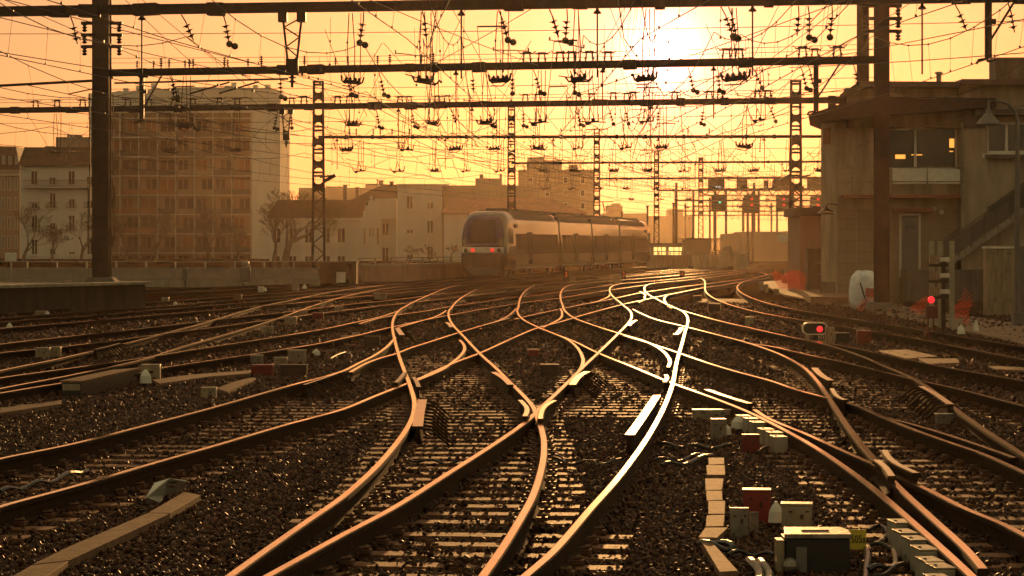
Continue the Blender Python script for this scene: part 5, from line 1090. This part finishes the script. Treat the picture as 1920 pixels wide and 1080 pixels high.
m = MB(); m.lathe((xl(1853), yl, zl(204)), [(0, .05), (.12, .08), (.2, .16), (.32, .27), (.40, .32), (.42, .30), (.41, .1)], 16, axis=(0, 0, -1)); m.build('lamp_shade', M_grey, t)
# big bag
def blob(cx, cy, cz, sx, sy, sz, seed, n=20, k=12, amp=.12):
    r_ = random.Random(seed); ph = [r_.uniform(0, 6) for _ in range(6)]; vs = []; fs = []
    for i in range(k + 1):
        th = math.pi * i / k
        for j in range(n):
            f = 2 * math.pi * j / n; e = lambda v: math.copysign(abs(v) ** .55, v)
            rr_ = 1 + amp * (math.sin(3*f + ph[0] + 2*th) + .6 * math.sin(5*f + ph[1]) * math.sin(4*th + ph[2]))
            vs.append((cx + sx * e(math.sin(th)) * e(math.cos(f)) * rr_, cy + sy * e(math.sin(th)) * e(math.sin(f)) * rr_, cz - sz * e(math.cos(th)) * rr_))
    for i in range(k):
        for j in range(n): fs.append((i*n + j, i*n + (j+1) % n, (i+1)*n + (j+1) % n, (i+1)*n + j))
    return vs, fs
M_bag = mat('white_woven_bag', (.80, .80, .86), .6, 0, var=.12, scale=5, bump=.8, bscale=5)
yb_ = 84.0; xb = lambda px: (px - 960) * yb_ / F; zb_ = lambda py: CAMZ - (py - HY) * yb_ / F
t = thing('bulk_bag', 'big white woven rubble bag with straps slumped against the right heavy mast', 'bag', (xb(1620), yb_, GZ))
m = MB(); vs, fs = blob(xb(1618), yb_, (zb_(514) + GZ)/2 + .06, .42, .35, (zb_(514) - GZ)/2 - .02, 4); m.add([(v[0] + .10 * (v[2] - .3), v[1], v[2] + .1 * (xb(1618) - v[0])) for v in vs], fs); m.build('bag_body', M_bag, t, smooth=True)
m = MB(); m.tube([(xb(1610), yb_ - .36, .72), (xb(1616), yb_ - .42, .35), (xb(1622), yb_ - .42, .1), (xb(1607), yb_ - .42, -.1)], .022, 5); m.build('strap', M_black, t)
m = MB(); m.box((xb(1630), yb_ - .42, zb_(548)), (.36, .05, .28), rx=0, ry=.1); m.build('label_patch', mat('faded_red_print', (.4, .12, .10), .7), t)
# orange netting as real crossing strands
def net(name, label, poly, Yn, cell=.09, slope=.25, r=.011, lean=0, wav=.25):
    # poly in photo pixels at distance Yn; strands clipped to the outline, billowing in depth
    xs = [(x - 960) * Yn / F for x, y in poly]; zs = [CAMZ - (y - HY) * Yn / F for x, y in poly]; n = len(poly)
    def inside(x, z):
        c = False; j = n - 1
        for i in range(n):
            if (zs[i] > z) != (zs[j] > z) and x < (xs[j] - xs[i]) * (z - zs[i]) / (zs[j] - zs[i]) + xs[i]: c = not c
            j = i
        return c
    m = MB(); x0, x1, z0, z1 = min(xs), max(xs), min(zs), max(zs); W = x1 - x0; H = z1 - z0
    def pt(u, v): x = u + .05 * math.sin(7 * v + 3 * u); z = v + .05 * math.sin(6 * u + 2); return Vector((x, Yn + wav * math.sin(5 * (x - x0)) * .5 + wav * .3 * math.sin(9 * z), z))
    for fam in (0, 1):
        c = -H - W
        while c < H + W:
            seg = []; s_ = 0
            for i in range(90):
                if fam == 0: u = x0 - .2 + (W + .4) * i / 89; v = z0 + (c * .5 + H*.5) + (u - x0) * slope
                else: v = z0 - .2 + (H + .4) * i / 89; u = x0 + (c * .5 + W*.5) + (v - z0) * slope * 1.5
                if inside(u, v): seg.append(pt(u, v))
                else:
                    if len(seg) > 1: m.tube(seg[::2] if len(seg) > 4 else seg, r, 3, caps=False)
                    seg = []
            if len(seg) > 1: m.tube(seg, r, 3, caps=False)
            c += cell * (2 if fam == 0 else 2.0)
    return tag(m.build(name, M_orange), label, 'safety netting', 'orange safety nettings')
net('safety_netting', 'orange plastic netting slung between stakes at the foot of the right lattice mast', [(1448, 512), (1455, 508), (1468, 511), (1478, 506), (1495, 508), (1512, 512), (1511, 530), (1514, 545), (1500, 546), (1480, 541), (1458, 538), (1452, 525)], 104, .085, .5, .010)
net('safety_netting', 'orange netting crumpled under the big white bag', [(1602, 572), (1622, 560), (1640, 553), (1650, 552), (1680, 578), (1660, 577), (1630, 584), (1606, 584)], 82, .085, .6, .008)
net('safety_netting', 'orange netting heaped left of the glowing red lamp', [(1706, 585), (1716, 572), (1728, 556), (1736, 550), (1740, 562), (1738, 588), (1722, 588)], 75, .08, .9, .007)
net('safety_netting', 'cone shaped orange netting between the beige posts and the big cabinet', [(1786, 596), (1796, 570), (1806, 548), (1812, 540), (1819, 552), (1824, 585), (1824, 604), (1814, 612), (1790, 606)], 66, .08, .9, .0075)
# beige posts with terminal boxes
yp = 66.0; xp = lambda px: (px - 960) * yp / F; zp = lambda py: CAMZ - (py - HY) * yp / F
for i, (a, b, yb2, lab) in enumerate(((1748, 1757, 500, 'left of three pale beige posts behind the terminal rack'), (1764, 1773, 500, 'middle of three pale beige posts behind the terminal rack'), (1781, 1790, 597, 'right and longest of three pale beige posts'))):
    m = MB(); m.bbox(xp(a), xp(b), yp + .4 * (i < 2), yp + .4 * (i < 2) + .12, GZ, zp(452)); tag(m.build('concrete_post', mat('pale_post', (.33, .30, .22), .7, var=.15, obj=True), bevel=.01), lab, 'post', 'pale beige posts')
t = thing('terminal_rack', 'rack of small beige terminal boxes stacked in three tiers behind the red lamp', 'terminal boxes', (xp(1757), yp - .6, GZ)); Yt = yp - .3
m = MB(); m.bbox(xp(1763), xp(1771), Yt + .1, Yt + .2, GZ, zp(480)); m.build('upright', M_steel_dark, t)
for y0 in (478, 508, 538):
    m = MB(); m.bbox(xp(1738), xp(1775), Yt + .02, Yt + .09, zp(y0 + 22), zp(y0 + 15)); m.build('shelf', M_steel_dark, t)
    for k in range(4): m = MB(); m.bbox(xp(1739 + k*4.2), xp(1742.4 + k*4.2), Yt - .1, Yt + .01, zp(y0 + 17), zp(y0)); m.build('terminal_box', M_beige, t)
    m = MB(); m.bbox(xp(1759), xp(1776), Yt - .06, Yt + .01, zp(y0 + 12), zp(y0 + 4)); m.build('terminal_box', M_white, t)
# red ball lamp on the red box
yr = 59.0; xr = lambda px: (px - 960) * yr / F; zr = lambda py: CAMZ - (py - HY) * yr / F
t = thing('ground_signal', 'glowing red ball lamp on a dark red box with two legs', 'signal', (xr(1746), yr, GZ))
m = MB(); m.ball((xr(1746), yr, zr(562)), .078, 18, 12); m.build('lamp', M_redlamp, t, smooth=True)
m = MB(); m.bbox(xr(1736), xr(1758), yr - .08, yr + .1, zr(597), zr(573)); m.build('lamp_housing', mat('dark_red_paint', (.10, .012, .01), .5), t, bevel=.02)
m = MB(); [m.tube([(xr(x), yr, zr(597)), (xr(x), yr, GZ)], .022, 6) for x in (1740, 1750)]; m.box((xr(1745), yr, GZ + .1), (.28, .2, .14)); m.build('stand', MATS['dark_red_paint'], t)
# dwarf signal
yd = 56.0; xd = lambda px: (px - 960) * yd / F; zd = lambda py: CAMZ - (py - HY) * yd / F
t = thing('dwarf_signal', 'low black dwarf signal with white oval rim and one red light', 'signal', (xd(1528), yd, GZ))
def oval(w_, h_, n=9):
    pts_ = []; r_ = h_/2
    for s_, a0 in ((1, -90), (-1, 90)):
        for i in range(n + 1): a_ = R(a0 + 180 * i / n); pts_.append(((s_ * (w_/2 - r_)) + r_ * math.cos(a_), r_ * math.sin(a_)))
    return pts_
cx_, cz_ = xd(1528), zd(616)
m = MB(); m.prism([(cx_ + x, yd, cz_ + z) for x, z in oval(.56, .27)], (0, .14, 0)); m.build('housing', M_black, t)
m = MB(); o1, o2 = oval(.56, .27), oval(.51, .225); k_ = len(o1)
vs = [(cx_ + x, yd - .02, cz_ + z) for x, z in o1] + [(cx_ + x, yd - .02, cz_ + z) for x, z in o2] + [(cx_ + x, yd - .001, cz_ + z) for x, z in o1] + [(cx_ + x, yd - .001, cz_ + z) for x, z in o2]
fs = []
for i in range(k_): j = (i+1) % k_; fs += [(i, j, k_+j, k_+i), (2*k_+i, 2*k_+j, j, i), (k_+i, k_+j, 3*k_+j, 3*k_+i)]
m.add(vs, fs); m.build('rim', M_white, t)
m = MB(); m.lathe((xd(1537), yd - .005, zd(617)), [(0, .066), (.02, .062), (.03, .02)], 16, axis=(0, -1, 0)); m.build('lamp', M_redlamp, t)
m = MB(); m.bbox(xd(1511), xd(1518), yd, yd + .1, GZ, zd(628)); m.bbox(xd(1535), xd(1548), yd, yd + .1, GZ, zd(628)); m.build('foot', M_beige, t)
def txt(body, size, loc, m_, parent, name='lettering', rot=(R(90), 0, 0), ext=.002, sx=1.0):
    c = bpy.data.curves.new(name, 'FONT'); c.body = body; c.size = size; c.extrude = ext; c.align_x = 'CENTER'; c.align_y = 'CENTER'; c.materials.append(m_)
    o = bpy.data.objects.new(name, c); me = bpy.data.meshes.new_from_object(o); bpy.data.objects.remove(o); me.materials.clear(); me.materials.append(m_)
    o = bpy.data.objects.new(name, me); COL.objects.link(o); o.parent = parent; o.location = Vector(loc) - parent_world(parent); o.rotation_euler = rot; o.scale = (sx, 1, 1); return o
m = MB(); m.bbox(xd(1524), xd(1548), yd - .03, yd - .02, zd(637), zd(628)); o = m.build('number_plate', M_black, t); txt('353', .10, (xd(1539), yd - .034, zd(632.5)), M_white, t)
txt('TOUR', .28, (pm.x - .16, pm.y - .16, Z(253)), M_white, nb, rot=(R(90), 0, math.atan2(pA.y - pB.y, pA.x - pB.x)), sx=.6) if False else None

# ------------------------------------------------------------------ small lineside boxes: (left px, right px, top py, foot py, kind)
def gbox(px0, px1, yt, yfoot, label, m_=None, dep=.6, name='cable_box', cat='box', lid=True, rz=None, grp='lineside boxes', bz=GZ):
    s_ = (yfoot - HY) / (CAMZ - bz); Y_ = F / s_; w_ = (px1 - px0) / s_; h = (yfoot - yt) / s_; cx = ((px0 + px1)/2 - 960) / s_; dp = w_ * dep; h = h * .92
    t = thing(name, label, cat, (cx, Y_, bz), grp); rz = random.uniform(-.12, .12) if rz is None else rz
    m = MB(); m.box((cx, Y_ + dp/2, bz + h/2), (w_, dp, h), rz); m.build('box_body', m_ or M_beige, t, bevel=min(.012, w_ * .05))
    if w_ > .10:
        m = MB(); m.box((cx + w_*.12, Y_ - .006, bz + h*.62), (w_*.10, .014, h*.16), rz); m.box((cx - w_*.25, Y_ - .004, bz + h*.8), (w_*.12, .01, .012), rz); m.box((cx + w_*.3, Y_ - .004, bz + h*.8), (w_*.12, .01, .012), rz); m.tube([(cx - w_*.3, Y_ - .01, bz + h*.18), (cx - w_*.32, Y_ - .05, bz + .02), (cx - w_*.6, Y_ - .12, bz + .01)], .009, 5); m.build('latch_and_cable', M_steel_dark, t)
    if lid: m = MB(); m.box((cx, Y_ + dp/2, bz + h + .008), (w_ * 1.05, dp * 1.06, .018), rz); m.build('lid', m_ or M_beige, t, bevel=.004)
    return t
def cowl(px, yt, yfoot, label, w_=14, grp='small white hooded lamps'):
    s_ = (yfoot - HY) / (CAMZ - GZ); Y_ = F / s_; x = (px - 960) / s_; h = (yfoot - yt) / s_; r_ = w_ / s_ / 2
    t = thing('track_lamp', label, 'lamp', (x, Y_, GZ), grp)
    m = MB(); m.lathe((x, Y_, GZ + h*.25), [(0, r_), (h*.4, r_*.85), (h*.6, r_*.5), (h*.68, r_*.25), (h*.75, r_*.2)], 12); m.build('hood', M_white, t); m = MB(); m.tube([(x, Y_, GZ), (x, Y_, GZ + h*.3)], r_*.5, 8); m.build('stem', M_steel_dark, t)
gbox(1395, 1447, 917, 985, 'bright red metal box standing among the grey boxes at lower right', M_red, .8, rz=-.10)
gbox(1468, 1525, 944, 1002, 'cream box with a sunlit lid right of the bright red box', M_beige, .7, rz=-.12)
gbox(1369, 1404, 952, 1010, 'dark two plate metal box in front left of the red box', M_galv, .35, rz=-.1)
gbox(1405, 1423, 956, 1006, 'thin upright grey plate beside the dark two plate box', M_galv, .3, rz=-.1, lid=False)
cowl(1455, 940, 992, 'dark domed cover with a pale ring between the red and the cream box', 30, 'domed covers')
gbox(1393, 1424, 815, 852, 'dark red box in the cable cluster right of centre', M_red, .7, rz=.05)
gbox(1334, 1362, 785, 828, 'grey pitched lid box in the cable cluster right of centre', M_galv, .8)
gbox(1300, 1370, 769, 790, 'long flat box with a shining lid above the cable cluster', M_galv, .35, rz=0)
cowl(1384, 779, 812, 'grey dome with a green yellow mark in the cable cluster', 28, 'domed covers')
cowl(1360, 794, 822, 'smaller grey dome below the green marked dome', 24, 'domed covers')
gbox(1013, 1048, 683, 708, 'dark motor box in the middle diamond with a shining top edge', M_steel_dark, .5, rz=0)
gbox(990, 1010, 655, 672, 'small red brown box in the middle diamond', M_red, .6)
gbox(1757, 1808, 777, 798, 'low grey box under the ribbed check rail at right', M_grey, .5, rz=0)
gbox(1567, 1593, 624, 645, 'black box right of the dwarf signal', M_black, .7); gbox(1608, 1634, 619, 648, 'dark red domed box left of the path', M_red, .8)
gbox(1548, 1565, 610, 648, 'yellowish stone marker touching the dwarf signal', M_beige, .6, lid=False)
gbox(1398, 1414, 594, 612, 'small beige box standing alone before the outer right track', M_beige, .7); gbox(1330, 1352, 568, 590, 'dark box with shining lid in the far right switch', M_steel_dark, .7)
gbox(1424, 1432, 527, 545, 'first of the small grey boxes at the path corner', M_conc, .7); gbox(1434, 1441, 532, 549, 'second small grey box right of the path corner box', M_conc, .7); gbox(1451, 1461, 541, 553, 'third small grey box nearest the sunlit slab', M_conc, .7)
gbox(1786, 1806, 597, 622, 'box with a sunlit side at the foot of the netting cone', M_conc, .8); cowl(1830, 600, 628, 'white hooded lamp right of the netting cone', 11); cowl(1802, 609, 632, 'white hooded lamp before the netting cone', 16)
gbox(1148, 1165, 513, 533, 'brown box carrying the number three before the train', M_dark_far, .6) 
gbox(66, 92, 652, 675, 'beige box at the left edge below the platform tracks, left of a twin', M_beige, .7); gbox(93, 113, 650, 673, 'beige box with an orange side, right of its twin at the left edge', M_beige, .7); gbox(116, 130, 647, 662, 'dark round box with a glinting corner beside the twin boxes', M_steel_dark, .8)
gbox(66, 86, 583, 597, 'beige box on the platform track at far left', M_beige, .8, rz=0); cowl(89, 583, 597, 'white hooded lamp touching the beige box at far left', 10); cowl(18, 605, 622, 'white hooded lamp nearest the left edge', 13); cowl(104, 573, 586, 'white hooded lamp on the rail nearest the platform', 10)
gbox(16, 29, 588, 600, 'small dark box with a bright edge at the left edge', M_steel_dark, .8); gbox(240, 248, 559, 572, 'small pale block below the left heavy mast', M_white, .8, lid=False); gbox(302, 316, 557, 574, 'beige box right of the left heavy mast', M_beige, .8); cowl(329, 565, 575, 'white hooded lamp right of the left heavy mast', 9)
gbox(264, 299, 683, 716, 'tall beige box behind the white hooded lamp at lower left', M_beige, .7); cowl(273, 692, 727, 'largest white hooded lamp, at lower left', 23); gbox(320, 339, 690, 704, 'grey rounded box right of the tall beige box at lower left', M_grey, .8)
gbox(376, 405, 727, 748, 'low beige box on a dark base above the lower left track', M_beige, .8); gbox(470, 492, 666, 684, 'grey box, leftmost of the cluster at left centre', M_galv, .8); gbox(472, 512, 684, 706, 'dark red box of the cluster at left centre', M_red, .5); gbox(514, 538, 670, 690, 'beige plate box with yellow foot in the cluster at left centre', M_beige, .6)
gbox(525, 575, 684, 708, 'long dark motor box with pale lid in the cluster at left centre', M_steel_dark, .45, rz=0); gbox(540, 572, 656, 682, 'tall brown box behind the cluster at left centre', M_dark_far, .7); cowl(593, 654, 670, 'white hooded lamp right of the cluster at left centre', 16)
gbox(490, 512, 612, 628, 'beige box under the bright crossover rail', M_beige, .7); gbox(533, 556, 594, 614, 'tall beige box right of the crossover rail', M_beige, .7); gbox(586, 606, 586, 602, 'red backed grey box left of the first S curve', M_red, .7); gbox(560, 576, 583, 598, 'dark red brown box between the crossover rails', M_dark_far, .7)
gbox(438, 453, 552, 566, 'dark open box beside the far left rails', M_steel_dark, .8); gbox(483, 494, 537, 548, 'pale box far left before the fence', M_white, .8); cowl(497, 539, 548, 'tiny white lamp beside the pale box far left', 7)
gbox(548, 560, 533, 545, 'pale box left of two far hooded lamps', M_conc, .8); cowl(571, 533, 544, 'tiny white lamp before the dark cabinet, left', 9); gbox(388, 405, 527, 533, 'rusty red oil drum lying before the fence', M_red, .8, lid=False)
gbox(627, 643, 574, 592, 'dark box with pale lid between the left tracks', M_dark_far, .7); gbox(688, 699, 572, 583, 'small dark box right of the dark box with pale lid', M_steel_dark, .7); gbox(700, 725, 549, 562, 'dark box with slanted pale cover behind the left tracks', M_dark_far, .7)
gbox(660, 674, 624, 640, 'grey box with lid left of the first crossing', M_galv, .7); gbox(682, 712, 630, 652, 'long dark motor box left of the first crossing', M_steel_dark, .5, rz=0); gbox(640, 658, 630, 645, 'flat grey box partly behind the grey box left of the first crossing', M_galv, .8)
for i, (px, py) in enumerate(((1001, 541), (950, 548), (1300, 562), (1310, 574), (1235, 520), (1365, 505), (1320, 513), (1290, 505), (1070, 525), (985, 527))):
    gbox(px, px + (16 if py > 530 else 10), py - (8 if py > 530 else 6), py + 2, 'low dark lineside box, %s from the left among the far rails' % ordw([950, 985, 1001, 1070, 1235, 1290, 1300, 1310, 1320, 1365].index(px)), M_steel_dark, .6)

# point machine and number plate at lower right
bx = lambda px, py, z=GZ: P(px, py, z)
Ym = F / ((1078 - HY) / (CAMZ - GZ)); s_ = (1078 - HY) / (CAMZ - GZ); xm = lambda px: (px - 960) / s_
t = thing('point_machine', 'black point machine with a pale slotted lid at the lower right', 'point machine', (xm(1530), Ym, GZ))
m = MB(); m.bbox(xm(1472), xm(1594), Ym, Ym + .30, GZ, .035); m.build('machine_body', M_black, t, bevel=.01)
m = MB(); m.prism([(xm(1470), Ym - .02, .036), (xm(1596), Ym - .02, .036), (xm(1600), Ym + .25, .036), (xm(1590), Ym + .42, .036), (xm(1482), Ym + .42, .036)], (0, 0, .03)); ld = m.build('lid', M_galv, t, bevel=.004)
m = MB(); m.bbox(xm(1508), xm(1560), Ym + .16, Ym + .19, .0665, .074); m.build('slot', M_black, ld)
m = MB(); m.bbox(xm(1455), xm(1468), Ym - .05, Ym + .1, GZ, .03); m.build('bracket', M_beige, t)
m = MB(); m.bbox(xm(1492), xm(1512), Ym - .03, Ym - .003, GZ + .02, -.02); m.build('tag_plate', M_grey, t); m = MB(); m.ball((xm(1480), Ym - .04, -.14), .055, 12, 8); m.build('round_cover', M_galv, t)
Yp = 18.0; sx_ = F / Yp; t = thing('number_plate', 'yellow plate reading Ag2505a behind the point machine', 'sign', ((1597 - 960) / sx_, Yp, GZ))
a = Q(1569, 1030, Yp); b = Q(1624, 993, Yp); m = MB(); m.bbox(a.x, b.x, Yp, Yp + .008, a.z, b.z); pl_ = m.build('plate', M_yellow, t)
txt('Ag2505a', .076, ((a.x + b.x)/2 + .002, Yp - .003, (a.z + b.z)/2), M_black, pl_, ext=.001, sx=.72)
m = MB(); m.tube([(b.x - .01, Yp + .02, GZ), (b.x - .01, Yp + .02, b.z - .01)], .008, 5); m.tube([(a.x + .01, Yp + .02, GZ), (a.x + .01, Yp + .02, b.z - .01)], .008, 5); m.build('stake', M_galv, t)
# red figure threes on the box before the train
tt = thing('distance_marker', 'small dark marker with a red 3 below the third car of the train', 'sign', Q(1169, 520, 158) * 1.0, 'small number markers before the train')
tt.location.z = GZ; m = MB(); p_ = Q(1169, 515, 158); m.bbox(p_.x - .16, p_.x + .16, 158, 158.05, GZ, p_.z + .22); m.build('plate', M_steel_dark, tt); txt('3', .42, (p_.x, 157.97, p_.z), M_orange, tt)
tt = thing('distance_marker', 'small dark marker with a red 3 below the front car of the train', 'sign', Q(1061, 520, 150), 'small number markers before the train'); tt.location.z = GZ
m = MB(); p_ = Q(1061, 515, 150); m.bbox(p_.x - .16, p_.x + .16, 150, 150.05, GZ, p_.z + .22); m.build('plate', M_steel_dark, tt); txt('3', .42, (p_.x, 149.97, p_.z), M_orange, tt)
tt = thing('distance_marker', 'small dark marker with an orange 4 right of the train', 'sign', Q(1279, 520, 165), 'small number markers before the train'); tt.location.z = GZ
m = MB(); p_ = Q(1279, 514, 165); m.bbox(p_.x - .16, p_.x + .16, 165, 165.05, GZ, p_.z + .22); m.build('plate', M_steel_dark, tt); txt('4', .40, (p_.x, 164.97, p_.z), M_orange, tt)

# beige rail clamps in a row along the lower right rail, and the smaller row above
def clamps(pts_, w_, lab, d=.28):
    for i, (px, py) in enumerate(pts_):
        p = P(px, py, -.03); t = thing('rail_clamp', '%s %s counted from the far end' % (ordw(i), lab), 'rail clamp', (p.x, p.y, GZ), lab)
        m = MB(); m.box((p.x, p.y, (GZ - .03)/2 - .0), (w_, d, -GZ - .03), .10); m.build('clamp_body', M_conc, t, bevel=.006)
        m = MB(); m.box((p.x, p.y, -.022), (w_ * 1.05, d * .98, .014), .10); cp = m.build('clamp_cover', M_beige, t, bevel=.003)
        m = MB(); m.lathe((p.x - .03, p.y, -.0148), [(0, .012), (.006, .012)], 6); m.build('bolt', M_black, cp)
clamps([(1687, 980), (1696, 999), (1716, 1012), (1733, 1030), (1743, 1052), (1763, 1064), (1760, 1085)], .12, 'beige clamp of the row along the lower right rail')
clamps([(1394, 781), (1408, 786), (1420, 793), (1436, 806), (1452, 812), (1460, 820)], .14, 'beige clamp of the row beside the cable cluster')

# cable troughs: flat slabs
def slabs(quads, lab, z=-.13, m_=None, name='trough_slab'):
    for i, qd in enumerate(quads):
        m = MB(); m.prism([P(x, y, z) for x, y in qd], (0, 0, -.06)); tag(m.build(name, m_ or M_trough, bevel=.004), lab[i] if isinstance(lab, list) else '%s %s' % (ordw(i), lab), 'slab', lab if isinstance(lab, str) else 'cable trough slabs')
M_trough = mat('concrete_trough_lid', (.20, .115, .075), .75, 0, var=.3, scale=9, bump=.4, bscale=70, spec=.25, stint=(1, .55, .3))
slabs([[(1328, 858), (1358, 858), (1358, 870), (1329, 871)], [(1324, 872), (1359, 872), (1360, 890), (1326, 890)], [(1322, 897), (1357, 897), (1354, 918), (1323, 919)], [(1328, 939), (1359, 939), (1360, 962), (1329, 963)][:0] or [(1324, 920), (1354, 920), (1355, 937), (1325, 938)], [(1328, 939), (1360, 939), (1359, 963), (1328, 963)], [(1325, 966), (1359, 965), (1357, 986), (1323, 987)], [(1322, 989), (1365, 989), (1345, 1008), (1309, 1007)], [(1312, 1010), (1330, 1010), (1384, 1070), (1349, 1072)]], 'flat concrete lid from the top of the zigzag at lower right')
slabs([[(276, 962), (317, 963), (130, 1050), (60, 1058), (130, 1024)], [(20, 1082), (58, 1060), (128, 1052), (82, 1084)], [(278, 961), (318, 962), (376, 928), (345, 922)]], ['long buff cable trough lid running to the lower left corner', 'corner piece of the cable trough at the lower left', 'dark upper piece of the cable trough beside the torn white cover'])
slabs([[(0, 765), (115, 750), (115, 757), (0, 774)], [(285, 712), (360, 702), (470, 694), (470, 700), (390, 706), (300, 719)], [(405, 728), (440, 715), (470, 708), (480, 709), (425, 734)]], ['thin buff lid at the left edge below the black trough', 'bent buff lid right of the largest white hooded lamp', 'broken lid tip with a bright edge at left centre'])
slabs([[(1640, 657), (1700, 655), (1760, 668), (1700, 672)], [(1722, 672), (1795, 672), (1800, 680), (1740, 682)], [(1855, 686), (1920, 688), (1920, 694), (1870, 692)]], ['pale crossing board beside the right tracks', 'second pale crossing board further right', 'pale crossing board at the right edge'])
# black long trough box
t = thing('cable_trough', 'long black trough box with buff lid at left', 'trough', P(150, 755, GZ))
A_, B_, C2_, D_ = P(116, 718, .02), P(152, 718, .02), P(262, 693, .02), P(215, 697, .02)
m = MB(); m.prism([A_, B_, C2_, D_], (0, 0, GZ - .02)); m.build('trough_body', M_black, t); m = MB(); m.prism([A_ + Vector((-.03,-.03,.003)), B_ + Vector((.03,-.03,.003)), C2_ + Vector((.03,0,.003)), D_ + Vector((-.03,0,.003))], (0, 0, .03)); m.build('lid', M_trough, t)
m = MB(); c_ = (A_ + B_)/2; m.box((c_.x, c_.y - .012, -.04), ((B_ - A_).length * .9, .02, .09)); m.build('end_plate', M_beige, t)
# torn white cover by the lower left trough
t = thing('torn_cover', 'torn white cover with dark holes lying by the lower left trough', 'cover', P(310, 940, GZ))
p = [P(276, 932, -.12), P(290, 905, -.06), P(318, 897, .0), P(350, 903, -.04), P(345, 918, -.12), P(308, 930, -.17), P(300, 943, -.19), P(277, 945, -.19)]
m = MB(); m.add(p, [(0, 1, 2), (0, 2, 5), (2, 3, 4), (2, 4, 5), (0, 5, 6), (0, 6, 7)]); o = m.build('cover_sheet', M_white, t); so_ = o.modifiers.new('t', 'SOLIDIFY'); so_.thickness = .012
for (a, b, c, d) in ((308, 318, 908, 925), (325, 332, 909, 914), (322, 328, 917, 920)): m = MB(); q0 = P(a, d, -.10); q1 = P(b, c, -.06); m.prism([(q0.x, q0.y - .05, q0.z + .03), (q1.x, q0.y - .05, q0.z + .035), (q1.x, q1.y - .08, q1.z + .03), (q0.x, q1.y - .08, q1.z + .03)], (0, -.003, .004)); m.build('hole', M_black, t)
# cables lying on the ballast
def cable(pix, r_, lab, z=-.15, m_=None):
    pts_ = [P(x, y, z) for x, y in catmull(pix, 8)]
    for i, p in enumerate(pts_): p.z += .02 * math.sin(i * .9)
    m = MB(); m.tube(pts_, r_, 6); tag(m.build('cable', m_ or M_rubber), lab, 'cable', 'cables on the ballast')
cable([(0, 922), (40, 913), (90, 902), (130, 890), (165, 879)], .02, 'broken cable end lying across the lower left track')
cable([(1026, 848), (1045, 857), (1058, 861), (1050, 866), (1036, 862)], .010, 'small loop of wire right of the central rail')
cable([(735, 852), (760, 857), (775, 862), (820, 866), (860, 867)], .013, 'thin wire between the left curved rail and the diagonal rail')
cable([(1028, 858), (1060, 866), (1110, 867), (1165, 864)], .012, 'thin wire between the central rails'); cable([(1226, 862), (1280, 860), (1320, 850)], .012, 'thin wire right of the glowing rail')
cable([(1232, 833), (1290, 836), (1340, 838), (1370, 836)], .018, 'upper cable running into the cable cluster'); cable([(1240, 872), (1290, 866), (1320, 858), (1336, 852)], .018, 'lower cable running into the cable cluster')
cable([(1420, 848), (1445, 838), (1470, 832)], .014, 'short cable right of the dark red box'); cable([(1310, 1018), (1340, 1024), (1375, 1026), (1330, 1012)], .02, 'looped cable left of the point machine')
cable([(1628, 995), (1650, 990), (1665, 998), (1650, 1010), (1662, 1016)], .016, 'curled cable right of the yellow plate'); cable([(1632, 1022), (1680, 1026), (1696, 1032), (1700, 1045), (1712, 1046), (1690, 1062), (1640, 1078)], .016, 'long cable looping down beside the clamp row')
cable([(1624, 1030), (1628, 1050), (1624, 1065), (1622, 1085)], .022, 'thick bright cable dropping right of the point machine'); cable([(1404, 1050), (1412, 1062), (1425, 1070), (1420, 1090)], .028, 'left corrugated hose before the point machine', m_=M_galv); cable([(1424, 1052), (1430, 1064), (1442, 1072), (1440, 1090)], .028, 'right corrugated hose before the point machine', m_=M_galv)
cable([(1628, 1068), (1660, 1062), (1680, 1053), (1676, 1035)], .018, 'cable crossing low between plate and clamp row'); cable([(1365, 1040), (1400, 1036), (1450, 1042)], .014, 'thin cable left of the point machine')
cable([(400, 640), (430, 655), (445, 670), (437, 690)][:0] or [(620, 672), (640, 664), (655, 660), (662, 668)], .014, 'black cable heap left of the first crossing')

#@@HAZE
# ------------------------------------------------------------------ evening haze in the air
m = MB(); m.bbox(-710, 710, -50, 1010, GZ - 1, 42)
hm = bpy.data.materials.new('evening_haze'); hm.use_nodes = True; hn = hm.node_tree.nodes; hn.clear(); ho = hn.new('ShaderNodeOutputMaterial'); hv = hn.new('ShaderNodeVolumePrincipled')
hv.inputs['Color'].default_value = (.92, .70, .50, 1); hv.inputs['Density'].default_value = .000062; hv.inputs['Anisotropy'].default_value = .87
hm.node_tree.links.new(hv.outputs[0], ho.inputs['Volume']); hz = m.build('haze', hm); hz['kind'] = 'stuff'; hz['label'] = 'thin golden evening haze over the whole yard'; hz['category'] = 'haze'
